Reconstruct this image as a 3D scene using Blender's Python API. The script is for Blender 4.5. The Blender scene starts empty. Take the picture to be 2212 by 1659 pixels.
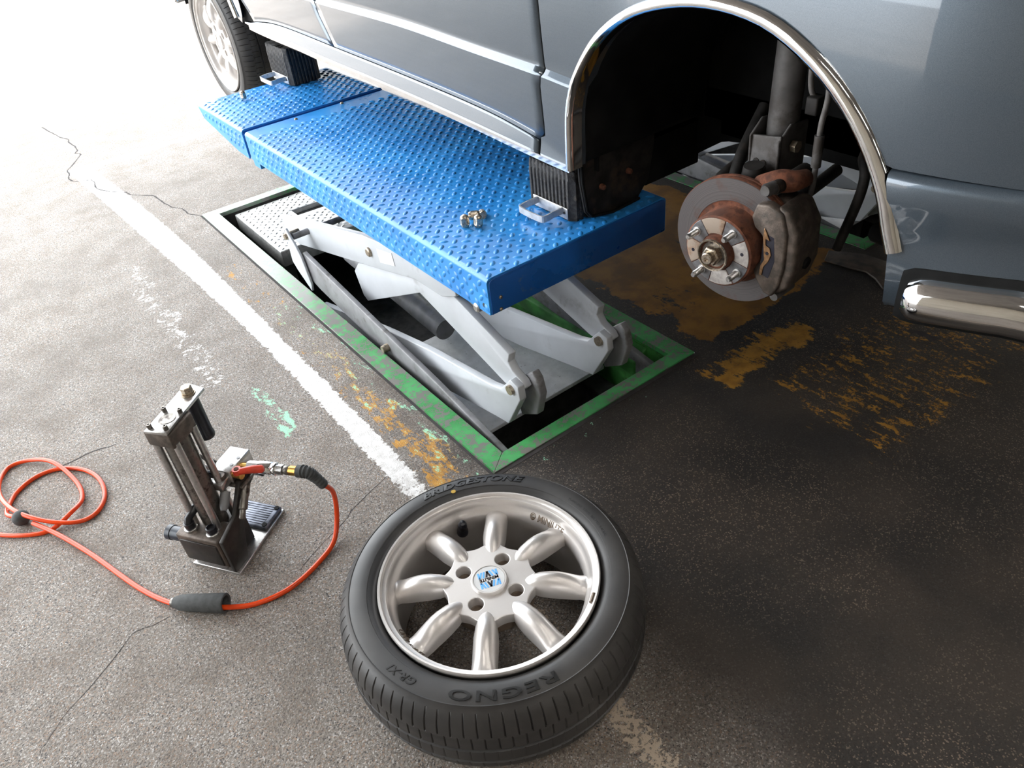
import bpy, bmesh, math, random
from math import sin, cos, pi, radians, sqrt, atan2
from mathutils import Vector, Matrix
random.seed(7)
S = bpy.context.scene
COL = S.collection

# ------------------------------------------------------------------ camera
FPX, PITCH, ROLL, YAW, CAMH = 1651.5, .6602, -.1187, .5805, 1.2309
fw = Vector((sin(YAW)*cos(PITCH), cos(YAW)*cos(PITCH), -sin(PITCH)))
rt = Vector((cos(YAW), -sin(YAW), 0)); up = rt.cross(fw)
R_ = rt*cos(ROLL)+up*sin(ROLL); U_ = -rt*sin(ROLL)+up*cos(ROLL)
cd = bpy.data.cameras.new('camera'); cam = bpy.data.objects.new('camera', cd); COL.objects.link(cam)
cd.sensor_width = 36; cd.lens = FPX/2212*36; cd.clip_start = .02; cd.clip_end = 200
m = Matrix((R_, U_, -fw)).transposed().to_4x4(); m.translation = Vector((0, 0, CAMH))
cam.matrix_world = m
S.camera = cam

# ------------------------------------------------------------------ light
w = bpy.data.worlds.new('world'); S.world = w; w.use_nodes = True
bg = w.node_tree.nodes['Background']; bg.inputs[0].default_value = (.93, .97, 1, 1); bg.inputs[1].default_value = 7.5
sd = bpy.data.lights.new('sun', 'SUN'); sd.energy = 22; sd.angle = radians(7); sd.color = (1, .96, .9)
sun = bpy.data.objects.new('sun', sd); COL.objects.link(sun)
sun.rotation_euler = Vector((-.10, .34, -1)).to_track_quat('-Z', 'Y').to_euler()
sun.location = (0, 8, 12)
S.view_settings.view_transform = 'Standard'; S.view_settings.look = 'None'
S.view_settings.gamma = 1; S.view_settings.use_curve_mapping = False
S.view_settings.exposure = 0.12

# ------------------------------------------------------------------ shader helpers
class N:
    def __init__(s, name):
        s.m = bpy.data.materials.new(name); s.m.use_nodes = True
        s.t = s.m.node_tree; s.p = s.t.nodes['Principled BSDF']; s._pos = None
    def put(s, sock, v):
        if isinstance(v, bpy.types.NodeSocket): s.t.links.new(v, sock)
        elif isinstance(v, (tuple, list)) and len(v) == 3 and sock.type == 'RGBA': sock.default_value = (*v, 1)
        else: sock.default_value = v
    def ma(s, op, a, b=0, c=None, clamp=False):
        n = s.t.nodes.new('ShaderNodeMath'); n.operation = op; n.use_clamp = clamp
        s.put(n.inputs[0], a); s.put(n.inputs[1], b)
        if c is not None: s.put(n.inputs[2], c)
        return n.outputs[0]
    def add(s, a, b): return s.ma('ADD', a, b)
    def sub(s, a, b): return s.ma('SUBTRACT', a, b)
    def mul(s, a, b): return s.ma('MULTIPLY', a, b)
    def mx(s, f, a, b):
        n = s.t.nodes.new('ShaderNodeMix'); n.data_type = 'RGBA'
        s.put(n.inputs[0], f); s.put(n.inputs[6], a); s.put(n.inputs[7], b); return n.outputs[2]
    def ss(s, v, a, b, lo=0, hi=1):
        n = s.t.nodes.new('ShaderNodeMapRange'); n.interpolation_type = 'SMOOTHSTEP'
        s.put(n.inputs[0], v); n.inputs[1].default_value = a; n.inputs[2].default_value = b
        n.inputs[3].default_value = lo; n.inputs[4].default_value = hi; return n.outputs[0]
    def pos(s):
        if s._pos is None:
            s._pos = s.t.nodes.new('ShaderNodeNewGeometry').outputs['Position']
        return s._pos
    def xyz(s):
        n = s.t.nodes.new('ShaderNodeSeparateXYZ'); s.put(n.inputs[0], s.pos()); return n.outputs
    def noise(s, sc, det=4, rough=.55, vec=None, col=False, dist=0):
        n = s.t.nodes.new('ShaderNodeTexNoise'); s.put(n.inputs['Vector'], vec if vec is not None else s.pos())
        n.inputs['Scale'].default_value = sc; n.inputs['Detail'].default_value = det
        n.inputs['Roughness'].default_value = rough; n.inputs['Distortion'].default_value = dist
        return n.outputs[1 if col else 0]
    def voro(s, sc, out='Distance', vec=None, feat='F1'):
        n = s.t.nodes.new('ShaderNodeTexVoronoi'); s.put(n.inputs['Vector'], vec if vec is not None else s.pos())
        n.feature = feat; n.inputs['Scale'].default_value = sc; return n.outputs[out]
    def scaled(s, k, rz=0):
        n = s.t.nodes.new('ShaderNodeMapping'); s.put(n.inputs[0], s.pos())
        n.inputs['Scale'].default_value = k; n.inputs['Rotation'].default_value = (0, 0, rz); return n.outputs[0]
    def bump(s, h, st=.3, d=.002):
        n = s.t.nodes.new('ShaderNodeBump'); n.inputs['Strength'].default_value = st; n.inputs['Distance'].default_value = d
        s.put(n.inputs['Height'], h); s.t.links.new(n.outputs[0], s.p.inputs['Normal'])
    def set(s, **k):
        nm = dict(col='Base Color', rough='Roughness', metal='Metallic', coat='Coat Weight', crough='Coat Roughness',
                  spec='Specular IOR Level', ecol='Emission Color', estr='Emission Strength', trans='Transmission Weight', alpha='Alpha')
        for a, v in k.items(): s.put(s.p.inputs[nm[a]], v)
        return s

def mat(name, col, rough=.5, metal=0, var=.12, vs=40, bump=0, bs=300, coat=0, dirt=None, dirt_s=18, dirt_t=.55, spec=.5):
    n = N(name)
    f = n.noise(vs, 5)
    dk = tuple(c*(1-var*2) for c in col); lt = tuple(min(1, c*(1+var*1.6)) for c in col)
    c = n.mx(n.ss(f, .3, .7), dk, lt)
    if dirt:
        c = n.mx(n.ss(n.noise(dirt_s, 7, .65), dirt_t-.08, dirt_t+.08), c, dirt)
    n.set(col=c, rough=rough, metal=metal, coat=coat, spec=spec)
    if bump: n.bump(n.noise(bs, 4), bump, .0015)
    return n.m

# ------------------------------------------------------------------ geometry helpers
class G:
    def __init__(s): s.v = []; s.f = []
    def addm(s, v, f, M=None):
        b = len(s.v)
        for p in v: s.v.append(tuple(M @ Vector(p)) if M else tuple(p))
        for q in f: s.f.append(tuple(b+i for i in q))
        return s
    def box(s, a, b, M=None):
        x0, y0, z0 = a; x1, y1, z1 = b
        v = [(x, y, z) for z in (z0, z1) for y in (y0, y1) for x in (x0, x1)]
        return s.addm(v, [(0,2,3,1),(4,5,7,6),(0,1,5,4),(2,6,7,3),(0,4,6,2),(1,3,7,5)], M)
    def grid(s, rows, closeu=False, closev=False):
        n = len(rows[0]); b = len(s.v)
        for r in rows: s.v += [tuple(p) for p in r]
        R = len(rows)
        for i in range(R if closev else R-1):
            for j in range(n if closeu else n-1):
                i2 = (i+1) % R; j2 = (j+1) % n
                s.f.append((b+i*n+j, b+i*n+j2, b+i2*n+j2, b+i2*n+j))
        return s
    def cap(s, pts, flip=False):
        b = len(s.v); s.v += [tuple(p) for p in pts]
        q = tuple(range(b, b+len(pts))); s.f.append(q[::-1] if flip else q); return s
    def cyl(s, p0, p1, r0, r1=None, n=20, caps=True):
        return s.rod([(p0, r0), (p1, r0 if r1 is None else r1)], n, caps)
    def rod(s, pr, n=20, caps=True, rot=0, M=None):
        p0 = Vector(pr[0][0]); ax = (Vector(pr[-1][0])-p0).normalized()
        a = ax.orthogonal().normalized(); b = ax.cross(a)
        if abs(ax.z) > .999: a = Vector((1,0,0)); b = ax.cross(a)
        rows = []
        for p, r in pr:
            p = Vector(p); rows.append([p+(a*cos(2*pi*k/n+rot)+b*sin(2*pi*k/n+rot))*r for k in range(n)])
        if M: rows = [[M @ p for p in q] for q in rows]
        s.grid(rows, closeu=True)
        if caps: s.cap(rows[0], True); s.cap(rows[-1])
        return s
    def lathe(s, prof, M=None, n=64, closed=False):
        rows = [[Vector((r*cos(2*pi*k/n), r*sin(2*pi*k/n), z)) for k in range(n)] for r, z in prof]
        if M: rows = [[M @ p for p in q] for q in rows]
        s.grid(rows, closeu=True, closev=closed); return s
    def tube(s, pts, r, n=12, sec=None, upv=None, caps=True, closed=False):
        pts = [Vector(p) for p in pts]; rows = []; L = len(pts)
        u = None
        for i, p in enumerate(pts):
            if closed: t = (pts[(i+1) % L]-pts[i-1]).normalized()
            else: t = (pts[min(i+1, L-1)]-pts[max(i-1, 0)]).normalized()
            if upv: a = (Vector(upv)-t*t.dot(Vector(upv))).normalized()
            else:
                if u is None: u = t.orthogonal().normalized()
                u = (u-t*t.dot(u)).normalized(); a = u
            b = t.cross(a)
            rr = r[i] if isinstance(r, (list, tuple)) else r
            if sec: rows.append([p+a*q[0]+b*q[1] for q in sec])
            else: rows.append([p+(a*cos(2*pi*k/n)+b*sin(2*pi*k/n))*rr for k in range(n)])
        s.grid(rows, closeu=True, closev=closed)
        if caps and not closed: s.cap(rows[0], True); s.cap(rows[-1])
        return s
    def plate(s, poly, o, e1, e2, th, M=None):
        """prism: polygon (a,b) in plane e1,e2 at o, thickness th along normal"""
        o = Vector(o); e1 = Vector(e1); e2 = Vector(e2); nn = e1.cross(e2)
        A = [o+e1*a+e2*b for a, b in poly]; B = [p+nn*th for p in A]
        if M: A = [M @ p for p in A]; B = [M @ p for p in B]
        b = len(s.v); s.v += [tuple(p) for p in A+B]; n = len(A)
        s.f.append(tuple(range(b+n-1, b-1, -1))); s.f.append(tuple(range(b+n, b+2*n)))
        for i in range(n): s.f.append((b+i, b+(i+1) % n, b+n+(i+1) % n, b+n+i))
        return s
    def mesh(s, name, m, smooth=None):
        me = bpy.data.meshes.new(name); me.from_pydata(s.v, [], s.f)
        bm = bmesh.new(); bm.from_mesh(me); bmesh.ops.recalc_face_normals(bm, faces=bm.faces); bm.to_mesh(me); bm.free()
        me.materials.append(m)
        if smooth:
            me.polygons.foreach_set('use_smooth', [True]*len(me.polygons)); me.set_sharp_from_angle(angle=radians(smooth))
        me.update(); return me
    def obj(s, name, m, parent=None, smooth=None, bev=0, seg=2, sub=0, inv=None, **k):
        o = bpy.data.objects.new(name, s.mesh(name, m, smooth)); COL.objects.link(o)
        return fin(o, parent, bev, seg, sub, **k)

def fin(o, parent=None, bev=0, seg=2, sub=0, **k):
    if parent is not None:
        o.parent = parent
        if parent.type == 'EMPTY': o.matrix_parent_inverse = Matrix.Translation(-parent.location)
    if bev:
        b = o.modifiers.new('bevel', 'BEVEL'); b.width = bev; b.segments = seg; b.limit_method = 'ANGLE'; b.angle_limit = radians(35)
        o.data.polygons.foreach_set('use_smooth', [True]*len(o.data.polygons)); o.data.set_sharp_from_angle(angle=radians(40)) if not seg > 1 else None
        b.harden_normals = False
    if sub:
        b = o.modifiers.new('sub', 'SUBSURF'); b.levels = sub; b.render_levels = sub
    for a, v in k.items(): o[a] = v
    return o
def thing(name, loc, label, cat, group=None):
    o = bpy.data.objects.new(name, None); COL.objects.link(o); o.location = loc; o.empty_display_size = .05
    o['label'] = label; o['category'] = cat
    if group: o['group'] = group
    return o
def spl(pts, n=8, closed=False):
    """catmull-rom"""
    P = [Vector(p) for p in pts]; out = []; L = len(P)
    for i in range(L if closed else L-1):
        if closed: a, b, c, d = P[i-1], P[i], P[(i+1) % L], P[(i+2) % L]
        else: a, b, c, d = P[max(i-1, 0)], P[i], P[i+1], P[min(i+2, L-1)]
        for k in range(n):
            t = k/n
            out.append(.5*((2*b)+(c-a)*t+(2*a-5*b+4*c-d)*t*t+(3*b-a-3*c+d)*t**3))
    if not closed: out.append(P[-1])
    return out
def interp(tab, x):
    if x <= tab[0][0]: return tab[0][1]
    for (a, b), (c, d) in zip(tab, tab[1:]):
        if x <= c: return b+(d-b)*(x-a)/(c-a)
    return tab[-1][1]
def sinterp(tab, x):
    """smooth piecewise (catmull)"""
    if x <= tab[0][0]: return tab[0][1]
    if x >= tab[-1][0]: return tab[-1][1]
    for i in range(len(tab)-1):
        if x <= tab[i+1][0]:
            x0, y0 = tab[max(i-1, 0)]; x1, y1 = tab[i]; x2, y2 = tab[i+1]; x3, y3 = tab[min(i+2, len(tab)-1)]
            h = x2-x1; t = (x-x1)/h
            m1 = (y2-y0)/(x2-x0)*h; m2 = (y3-y1)/(x3-x1)*h
            return (2*t**3-3*t*t+1)*y1+(t**3-2*t*t+t)*m1+(-2*t**3+3*t*t)*y2+(t**3-t*t)*m2
def frame(o, e1, e2, n):
    M = Matrix((Vector(e1), Vector(e2), Vector(n))).transposed().to_4x4(); M.translation = Vector(o); return M
def text_mesh(txt, size, ext=.0, bold=0, shear=0, spacing=1.0):
    c = bpy.data.curves.new('t', 'FONT'); c.body = txt; c.size = size; c.extrude = ext; c.offset = bold; c.shear = shear
    c.space_character = spacing; c.align_x = 'LEFT'; c.resolution_u = 3
    o = bpy.data.objects.new('t', c); COL.objects.link(o)
    dg = bpy.context.evaluated_depsgraph_get(); me = bpy.data.meshes.new_from_object(o.evaluated_get(dg))
    bpy.data.objects.remove(o); return me
def ring_text(txt, size, r0, a0, ext, zf, M, bold=0, spacing=1.0, shear=0, cw=True, xs=1.0):
    """text bent round +Z, reading clockwise with its top outward, starting at angle a0"""
    me = text_mesh(txt, size, ext, bold, shear, spacing)
    for v in me.vertices:
        r = r0+v.co.y if cw else r0-v.co.y
        a = a0-v.co.x*xs/r0 if cw else a0+v.co.x*xs/r0
        v.co = M @ Vector((r*cos(a), r*sin(a), zf(r)+v.co.z))
    return me

# ------------------------------------------------------------------ materials
def floor_mat():
    n = N('asphalt floor'); X, Y, Z = n.xyz()
    warp = n.noise(6, 4)
    ag = n.voro(440, 'Color'); sep = n.t.nodes.new('ShaderNodeSeparateColor'); n.put(sep.inputs[0], ag)
    big = n.noise(1.6, 5); mid = n.noise(9, 6, .6); fine = n.noise(190, 5, .7)
    base = n.mx(n.ss(fine, .33, .68), (.105, .088, .074), (.30, .270, .238))
    base = n.mx(n.ss(sep.outputs[0], .80, .97), base, (.44, .42, .40))
    base = n.mx(n.ss(sep.outputs[1], .86, .96), base, (.045, .042, .042))
    base = n.mx(n.mul(n.ss(sep.outputs[2], .84, .97), .7), base, (.27, .17, .11))
    base = n.mx(n.ss(mid, .38, .74, 0, .5), base, (.12, .095, .075))
    base = n.mx(n.ss(big, .42, .66, 0, .35), base, (.10, .085, .072))
    # dark sealed, oil soaked side of the bay, stretched to paint the wheel's shade
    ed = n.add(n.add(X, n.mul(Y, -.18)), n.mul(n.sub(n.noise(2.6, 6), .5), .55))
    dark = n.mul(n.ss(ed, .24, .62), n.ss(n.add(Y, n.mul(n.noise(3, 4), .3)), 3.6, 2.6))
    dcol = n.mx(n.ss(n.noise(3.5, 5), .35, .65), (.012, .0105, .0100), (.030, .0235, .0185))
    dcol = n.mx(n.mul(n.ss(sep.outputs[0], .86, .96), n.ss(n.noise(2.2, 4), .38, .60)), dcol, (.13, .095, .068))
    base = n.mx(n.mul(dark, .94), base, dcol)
    # painted markings
    wa = n.sub(n.noise(4.5, 6, .62), .5); wa = n.mul(wa, 2.2)
    wb = n.sub(n.noise(5.2, 6, .62, n.scaled((1, 1, 1), 1.1)), .5); wb = n.mul(wb, 2.2)
    def box(x0, x1, y0, y1, e=.02):
        k = min(.09, e*2.2); Xw = n.add(X, n.mul(wa, k)); Yw = n.add(Y, n.mul(wb, k))
        a = n.mul(n.ss(Xw, x0-e, x0+e), n.ss(Xw, x1+e, x1-e)); b = n.mul(n.ss(Yw, y0-e, y0+e), n.ss(Yw, y1+e, y1-e)); return n.mul(a, b)
    streak = n.noise(1, 7, .68, n.scaled((46, 15, 1), radians(38)))
    chip = n.noise(34, 8, .72); chipf = n.noise(110, 6, .7)
    cm = n.ss(Y, .95, .8, .62, .20)
    wear = n.add(n.mul(chip, cm), n.mul(chipf, n.sub(1.0, cm)))
    def paint(b, region, dens, col, nz, colamt=.95):
        f = n.mul(n.ss(n.sub(n.mul(region, dens), nz), -.02, .03), colamt); return n.mx(f, b, col)
    wcol = n.mx(n.ss(Y, 1.0, .8), n.mx(n.ss(n.noise(60, 4), .35, .7), (.60, .58, .56), (.82, .81, .80)), (.42, .34, .26))
    # long white bay line, slightly bowed, more worn towards the front
    bow = n.mul(n.mul(n.sub(Y, 1.7), n.sub(Y, 1.7)), -.016)
    xc = n.sub(X, n.add(.478, bow)); ln = n.ss(n.sub(n.ma('ABSOLUTE', xc), n.ss(Y, 2.0, 3.2, 0, .018)), .066, .012)
    dn = n.add(n.add(n.mul(n.ss(Y, .85, 1.45), .165), n.mul(n.ss(Y, 1.8, 2.6), .07)), n.ss(Y, .7, .9, .53, .47))
    base = paint(base, n.mul(ln, n.mul(n.ss(Y, 4.15, 4.1), n.ss(Y, -.5, .3))), dn, wcol, wear)
    base = paint(base, box(.40, 1.6, 4.02, 4.12, .03), .58, wcol, wear)
    base = paint(base, box(.20, .36, 1.85, 2.9, .1), .50, wcol, wear)
    gcol = (.30, .62, .42)
    base = paint(base, box(.28, .37, 1.52, 1.85, .05), .52, gcol, n.add(n.mul(streak, .5), n.mul(wear, .5)))
    ycol = n.mx(n.ss(n.noise(30, 4), .35, .65), (.36, .17, .018), (.50, .25, .035))
    nz = n.add(n.mul(streak, .55), n.mul(wear, .45))
    ydk = n.mx(n.ss(n.noise(30, 4), .35, .65), (.24, .115, .014), (.38, .185, .024))
    base = paint(base, box(.50, .625, 1.05, 2.6, .04), n.ss(Y, 2.2, 1.2, .44, .505), ycol, nz)
    base = paint(base, box(.515, .66, 1.03, 2.2, .03), .44, gcol, nz)
    base = paint(base, box(1.33, 2.04, 1.07, 3.3, .05), .585, n.mx(n.ss(mid, .35, .65), (.18, .078, .009), (.34, .155, .018)), n.add(n.mul(nz, .6), n.mul(n.noise(5, 6, .6), .4)))
    base = paint(base, box(1.22, 1.66, .90, 1.05, .06), .56, ydk, nz)
    ydk2 = ydk
    base = paint(base, box(1.20, 2.6, .42, .98, .16), .465, ydk, nz)
    base = paint(base, box(.60, 1.25, 1.03, 1.085, .012), .40, gcol, wear)
    rg = n.add(n.mul(dark, -.13), n.add(.68, n.mul(n.sub(mid, .5), .3)))
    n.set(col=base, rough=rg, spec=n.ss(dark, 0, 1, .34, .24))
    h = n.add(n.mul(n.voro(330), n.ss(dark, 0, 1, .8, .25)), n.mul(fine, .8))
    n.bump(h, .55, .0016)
    return n.m
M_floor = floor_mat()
M_crack = mat('crack shadow grit', (.035, .03, .03), .9)
M_slab = mat('broken brown asphalt', (.05, .036, .026), .6, var=.3, vs=40, bump=.4, bs=200)
M_lot = mat('pale concrete yard', (.5, .49, .47), .8, var=.08, vs=3)
def frame_paint():
    n = N('worn green frame paint')
    wv = n.add(n.mul(n.noise(28, 8, .7), .6), n.mul(n.noise(140, 5, .7), .4))
    X, Y, Z = n.xyz()
    th = n.add(n.ss(Y, 1.2, 1.9, .0, .035), 0)
    f = n.ss(n.sub(wv, th), .46, .50)
    g = n.mx(n.ss(n.noise(14, 4), .35, .65), (.028, .22, .05), (.06, .33, .10))
    c = n.mx(f, (.16, .15, .14), g)
    pale = n.mul(n.ss(Y, 1.9, 2.5), n.ss(X, 1.0, .8))  # far left end painted paler to carry the blown-out daylight
    c = n.mx(n.mul(pale, .6), c, (.45, .5, .45))
    n.set(col=c, rough=.42, spec=.5); n.bump(wv, .25, .001); return n.m
M_green = frame_paint()
M_pitgreen = mat('green pit wall paint', (.055, .25, .05), .5, var=.25, vs=14, dirt=(.02, .03, .015), dirt_s=9, dirt_t=.6)
M_pitdark = mat('dark pit concrete', (.045, .042, .04), .8, var=.2, bump=.3, bs=120)  # plain dark lining for pit floors and most pit walls
M_anglesteel = mat('dark angle steel', (.06, .058, .056), .55, .4, dirt=(.03, .028, .026))
def blue_paint(name, c1, c2):
    n = N(name)
    c = n.mx(n.ss(n.noise(7, 5), .35, .7), c1, c2)
    c = n.mx(n.ss(n.noise(26, 7, .7), .63, .69, 0, .55), c, (.10, .13, .17))
    c = n.mx(n.ss(n.noise(13, 8, .75), .70, .73, 0, .8), c, (.12, .06, .04))
    n.set(col=c, rough=n.ss(n.noise(9, 4), .3, .7, .26, .42), spec=.6); n.bump(n.noise(500, 3), .12, .0006); return n.m
M_blue = blue_paint('blue lift enamel', (.018, .20, .56), (.034, .28, .70))
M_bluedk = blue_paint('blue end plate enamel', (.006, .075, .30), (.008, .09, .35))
M_arm = mat('light grey arm enamel', (.46, .48, .51), .38, var=.04, vs=6, bump=.06, bs=200, dirt=(.30, .30, .31), dirt_s=8, dirt_t=.68)
M_armdk = mat('dark grey link enamel', (.19, .19, .20), .45, var=.1, vs=20, dirt=(.10, .095, .09), dirt_t=.6)
M_baseplate = mat('speckled grey base plate', (.70, .71, .72), .55, var=.06, vs=30, dirt=(.12, .12, .12), dirt_s=120, dirt_t=.68)
M_silver = mat('silver tread sheet', (.50, .50, .49), .38, .55, var=.12, vs=60, dirt=(.35, .34, .33), dirt_s=60, dirt_t=.62)
M_black = mat('black rubber', (.018, .017, .017), .55, var=.2, vs=70, bump=.25, bs=500)
M_padrub = mat('dusty ribbed rubber', (.026, .025, .025), .6, var=.3, vs=120, bump=.5, bs=350, dirt=(.10, .085, .07), dirt_s=70, dirt_t=.64)
M_bolt = mat('yellowed zinc bolt', (.40, .34, .26), .38, .8, var=.2, vs=200, dirt=(.16, .10, .06), dirt_s=200, dirt_t=.58)
M_steel = mat('brushed steel', (.52, .51, .50), .3, .9, var=.1, vs=90, dirt=(.28, .25, .22), dirt_s=90, dirt_t=.63)
M_steeldk = mat('oily dark steel', (.21, .195, .175), .36, .85, var=.2, vs=50, dirt=(.06, .05, .045), dirt_s=50, dirt_t=.55, bump=.12)
M_cast = mat('grey-brown cast iron', (.105, .082, .067), .5, .4, var=.2, vs=60, dirt=(.06, .05, .042), dirt_s=34, dirt_t=.56, bump=.3, bs=400)
M_nut = mat('weathered chrome nut', (.50, .44, .36), .28, .95, var=.15, vs=300, dirt=(.26, .18, .11), dirt_s=260, dirt_t=.58)
M_chrome = mat('chrome plate', (.80, .80, .80), .07, 1, var=.02, vs=30)
M_zinc = mat('galvanised handle strap', (.60, .60, .60), .42, .6, var=.08, vs=60, dirt=(.42, .42, .40), dirt_s=40, dirt_t=.6)
M_rust = mat('rusty disc casting', (.16, .055, .028), .85, .15, var=.3, vs=60, bump=.4, bs=300, dirt=(.085, .035, .022), dirt_s=30)
M_rustlt = mat('light rusty hub face', (.26, .165, .11), .8, .2, var=.15, vs=150, bump=.3, bs=400, dirt=(.31, .25, .20), dirt_s=30, dirt_t=.5)
M_underblack = mat('black underseal', (.0045, .0045, .0045), .85, var=.3, vs=20, spec=.2)
M_under = mat('dark grey undercarriage', (.020, .018, .017), .65, .2, var=.3, vs=30, dirt=(.05, .035, .025), dirt_s=20, dirt_t=.6, spec=.3)
M_strut = mat('dusty grey damper', (.085, .08, .078), .55, .2, var=.15, vs=30, dirt=(.045, .038, .034))
M_hosegrey = mat('grey brake hose', (.13, .12, .115), .6, var=.15, vs=60)
M_orange = mat('orange air hose', (.70, .060, .008), .24, var=.05, vs=20, spec=.4)
M_redlever = mat('red lever plastic', (.62, .05, .02), .32, var=.08)
M_brass = mat('brass', (.70, .42, .12), .28, 1, var=.1, vs=150)
M_foam = mat('charcoal foam sleeve', (.055, .058, .058), .8, var=.12, vs=90, bump=.2, bs=600)
M_grip = mat('black grip plastic', (.012, .012, .016), .3, var=.2, vs=30)
M_blueg = mat('blue-black plastic', (.022, .030, .045), .32, var=.2, vs=40)
M_padsteel = mat('grooved blued steel', (.13, .14, .17), .36, .7, var=.2, vs=60)
M_blackplate = mat('blackened plate steel', (.030, .027, .025), .45, .5, var=.2, vs=50, dirt=(.05, .04, .032), dirt_t=.6)
def car_paint():
    n = N('blue-grey metallic paint')
    fl = n.voro(2600, 'Color'); sp = n.t.nodes.new('ShaderNodeSeparateColor'); n.put(sp.inputs[0], fl)
    c = n.mx(sp.outputs[0], (.060, .082, .105), (.100, .125, .155))
    n.set(col=c, rough=.34, metal=.62, coat=1, crough=.03); return n.m
M_paint = car_paint()
M_glass = N('tinted glass').set(col=(.03, .035, .035), rough=.04, spec=.8, coat=1).m
def alloy():
    n = N('silver alloy paint')
    c = n.mx(n.ss(n.noise(10, 5), .4, .7), (.66, .63, .61), (.58, .54, .51))
    c = n.mx(n.ss(n.noise(700, 2), .4, .7, 0, .2), c, (.7, .68, .66))
    n.set(col=c, rough=.34, metal=.55, coat=.5, crough=.12); return n.m
M_alloy = alloy()
M_alloybrown = mat('brake dusted bore', (.13, .095, .068), .5, .3, var=.15, vs=60)
def tyre_mat():
    n = N('tyre rubber')
    c = n.mx(n.ss(n.noise(8, 5), .35, .7), (.022, .021, .021), (.042, .039, .037))
    n.set(col=c, rough=n.ss(n.noise(6, 3), .3, .7, .38, .56), spec=.55); n.bump(n.noise(800, 3), .12, .0006); return n.m
M_tyre = tyre_mat()
M_tyretext = mat('raised tyre lettering', (.009, .009, .009), .42, var=.1, vs=60)
M_discface = N('worn brake disc face')
def disc_face():
    n = M_discface; C = Vector(DISC_O)
    sb = n.t.nodes.new('ShaderNodeVectorMath'); sb.operation = 'DISTANCE'; n.put(sb.inputs[0], n.pos()); sb.inputs[1].default_value = C
    r = sb.outputs['Value']
    rr = n.t.nodes.new('ShaderNodeCombineXYZ'); n.put(rr.inputs[0], n.mul(r, 700)); 
    ring = n.noise(1, 5, .6, rr.outputs[0])
    c = n.mx(n.ss(ring, .3, .7), (.11, .103, .106), (.20, .185, .185))
    c = n.mx(n.ss(n.noise(35, 5), .55, .7, 0, .4), c, (.15, .08, .06))
    n.set(col=c, rough=.36, metal=.75); n.bump(ring, .08, .0005)
    return n.m
M_yellow = mat('yellow chalk paint', (.45, .28, .03), .6)
M_white = mat('white print', (.75, .75, .75), .4, var=.03)
M_capwhite = mat('pale grey cap enamel', (.62, .62, .62), .3, var=.02, coat=.6)
M_logoblue = mat('light blue enamel', (.13, .42, .85), .3, var=.02, coat=.6)
M_logoblack = mat('black enamel', (.01, .01, .02), .3, var=.02, coat=.6)
M_wall = mat('cream garage wall', (.40, .36, .30), .8, var=.05, vs=2)
M_ceil = mat('grey steel deck ceiling', (.19, .18, .17), .7, var=.08, vs=3)
M_tubel = N('fluorescent tube').set(col=(1, 1, 1), ecol=(1, .96, .90), estr=30).m
M_fix = mat('white lamp housing', (.7, .7, .7), .5, var=.02)

def struct(o): o['kind'] = 'structure'; return o

# ------------------------------------------------------------------ setting: floor with two lift pits
PX0, PX1, PY0, PY1 = .637, 1.304, 1.089, 3.07      # outer frame of the near pit
DX = 1.437                                          # offset of the second lift
g = G()
xs = [-14, PX0, PX1, PX0+DX, PX1+DX, 16]; ys = [-9, PY0, PY1, 60]
for i in range(5):
    for j in range(3):
        if j == 1 and i in (1, 3): continue
        b = len(g.v); g.v += [(xs[i], ys[j], 0), (xs[i+1], ys[j], 0), (xs[i+1], ys[j+1], 0), (xs[i], ys[j+1], 0)]; g.f.append((b, b+1, b+2, b+3))
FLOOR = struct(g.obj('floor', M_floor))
def crack(pts, w0, w1):
    P = spl([(x, y, 0) for x, y in pts], 3); L = len(P)
    rows = []
    for i, p in enumerate(P):
        t = (P[min(i+1, L-1)]-P[max(i-1, 0)]).normalized(); nn = Vector((-t.y, t.x, 0))
        ww = (w0+(w1-w0)*i/(L-1))*random.uniform(.45, 1.2)*.5
        j = Vector((random.uniform(-.002, .002), random.uniform(-.002, .002), 0)) if 0 < i < L-1 else Vector()
        rows.append([p+j-nn*ww+Vector((0, 0, .0004)), p+j+nn*ww+Vector((0, 0, .0004))])
    G().grid(rows).obj('crack', M_crack, FLOOR)
crack([(.632,3.078),(.609,3.118),(.6,3.156),(.601,3.199),(.589,3.228),(.572,3.258),(.567,3.297),(.558,3.384),(.554,3.444),(.532,3.477),(.483,3.542),(.474,3.593),(.427,3.655),(.388,3.752),(.402,3.83),(.397,3.888)], .006, .007)
crack([(.397,3.888),(.352,3.915),(.328,3.952),(.324,4.01),(.338,4.05),(.341,4.112),(.384,4.186),(.443,4.298),(.427,4.339),(.446,4.38),(.451,4.461),(.442,4.552),(.452,4.609),(.431,4.671),(.42,4.746),(.404,4.852),(.389,4.973)], .007, .007)
crack([(-.078,1.211),(-.115,1.210),(-.146,1.222),(-.191,1.187),(-.242,1.156),(-.287,1.135),(-.326,1.101),(-.348,1.082)], .0018, .0012)
crack([(.446,1.254),(.35,1.223),(.3,1.195),(.232,1.17),(.174,1.14)], .0018, .0016)
crack([(-.021,1.844),(-.075,1.86),(-.133,1.856),(-.229,1.867)], .004, .003)
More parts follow.
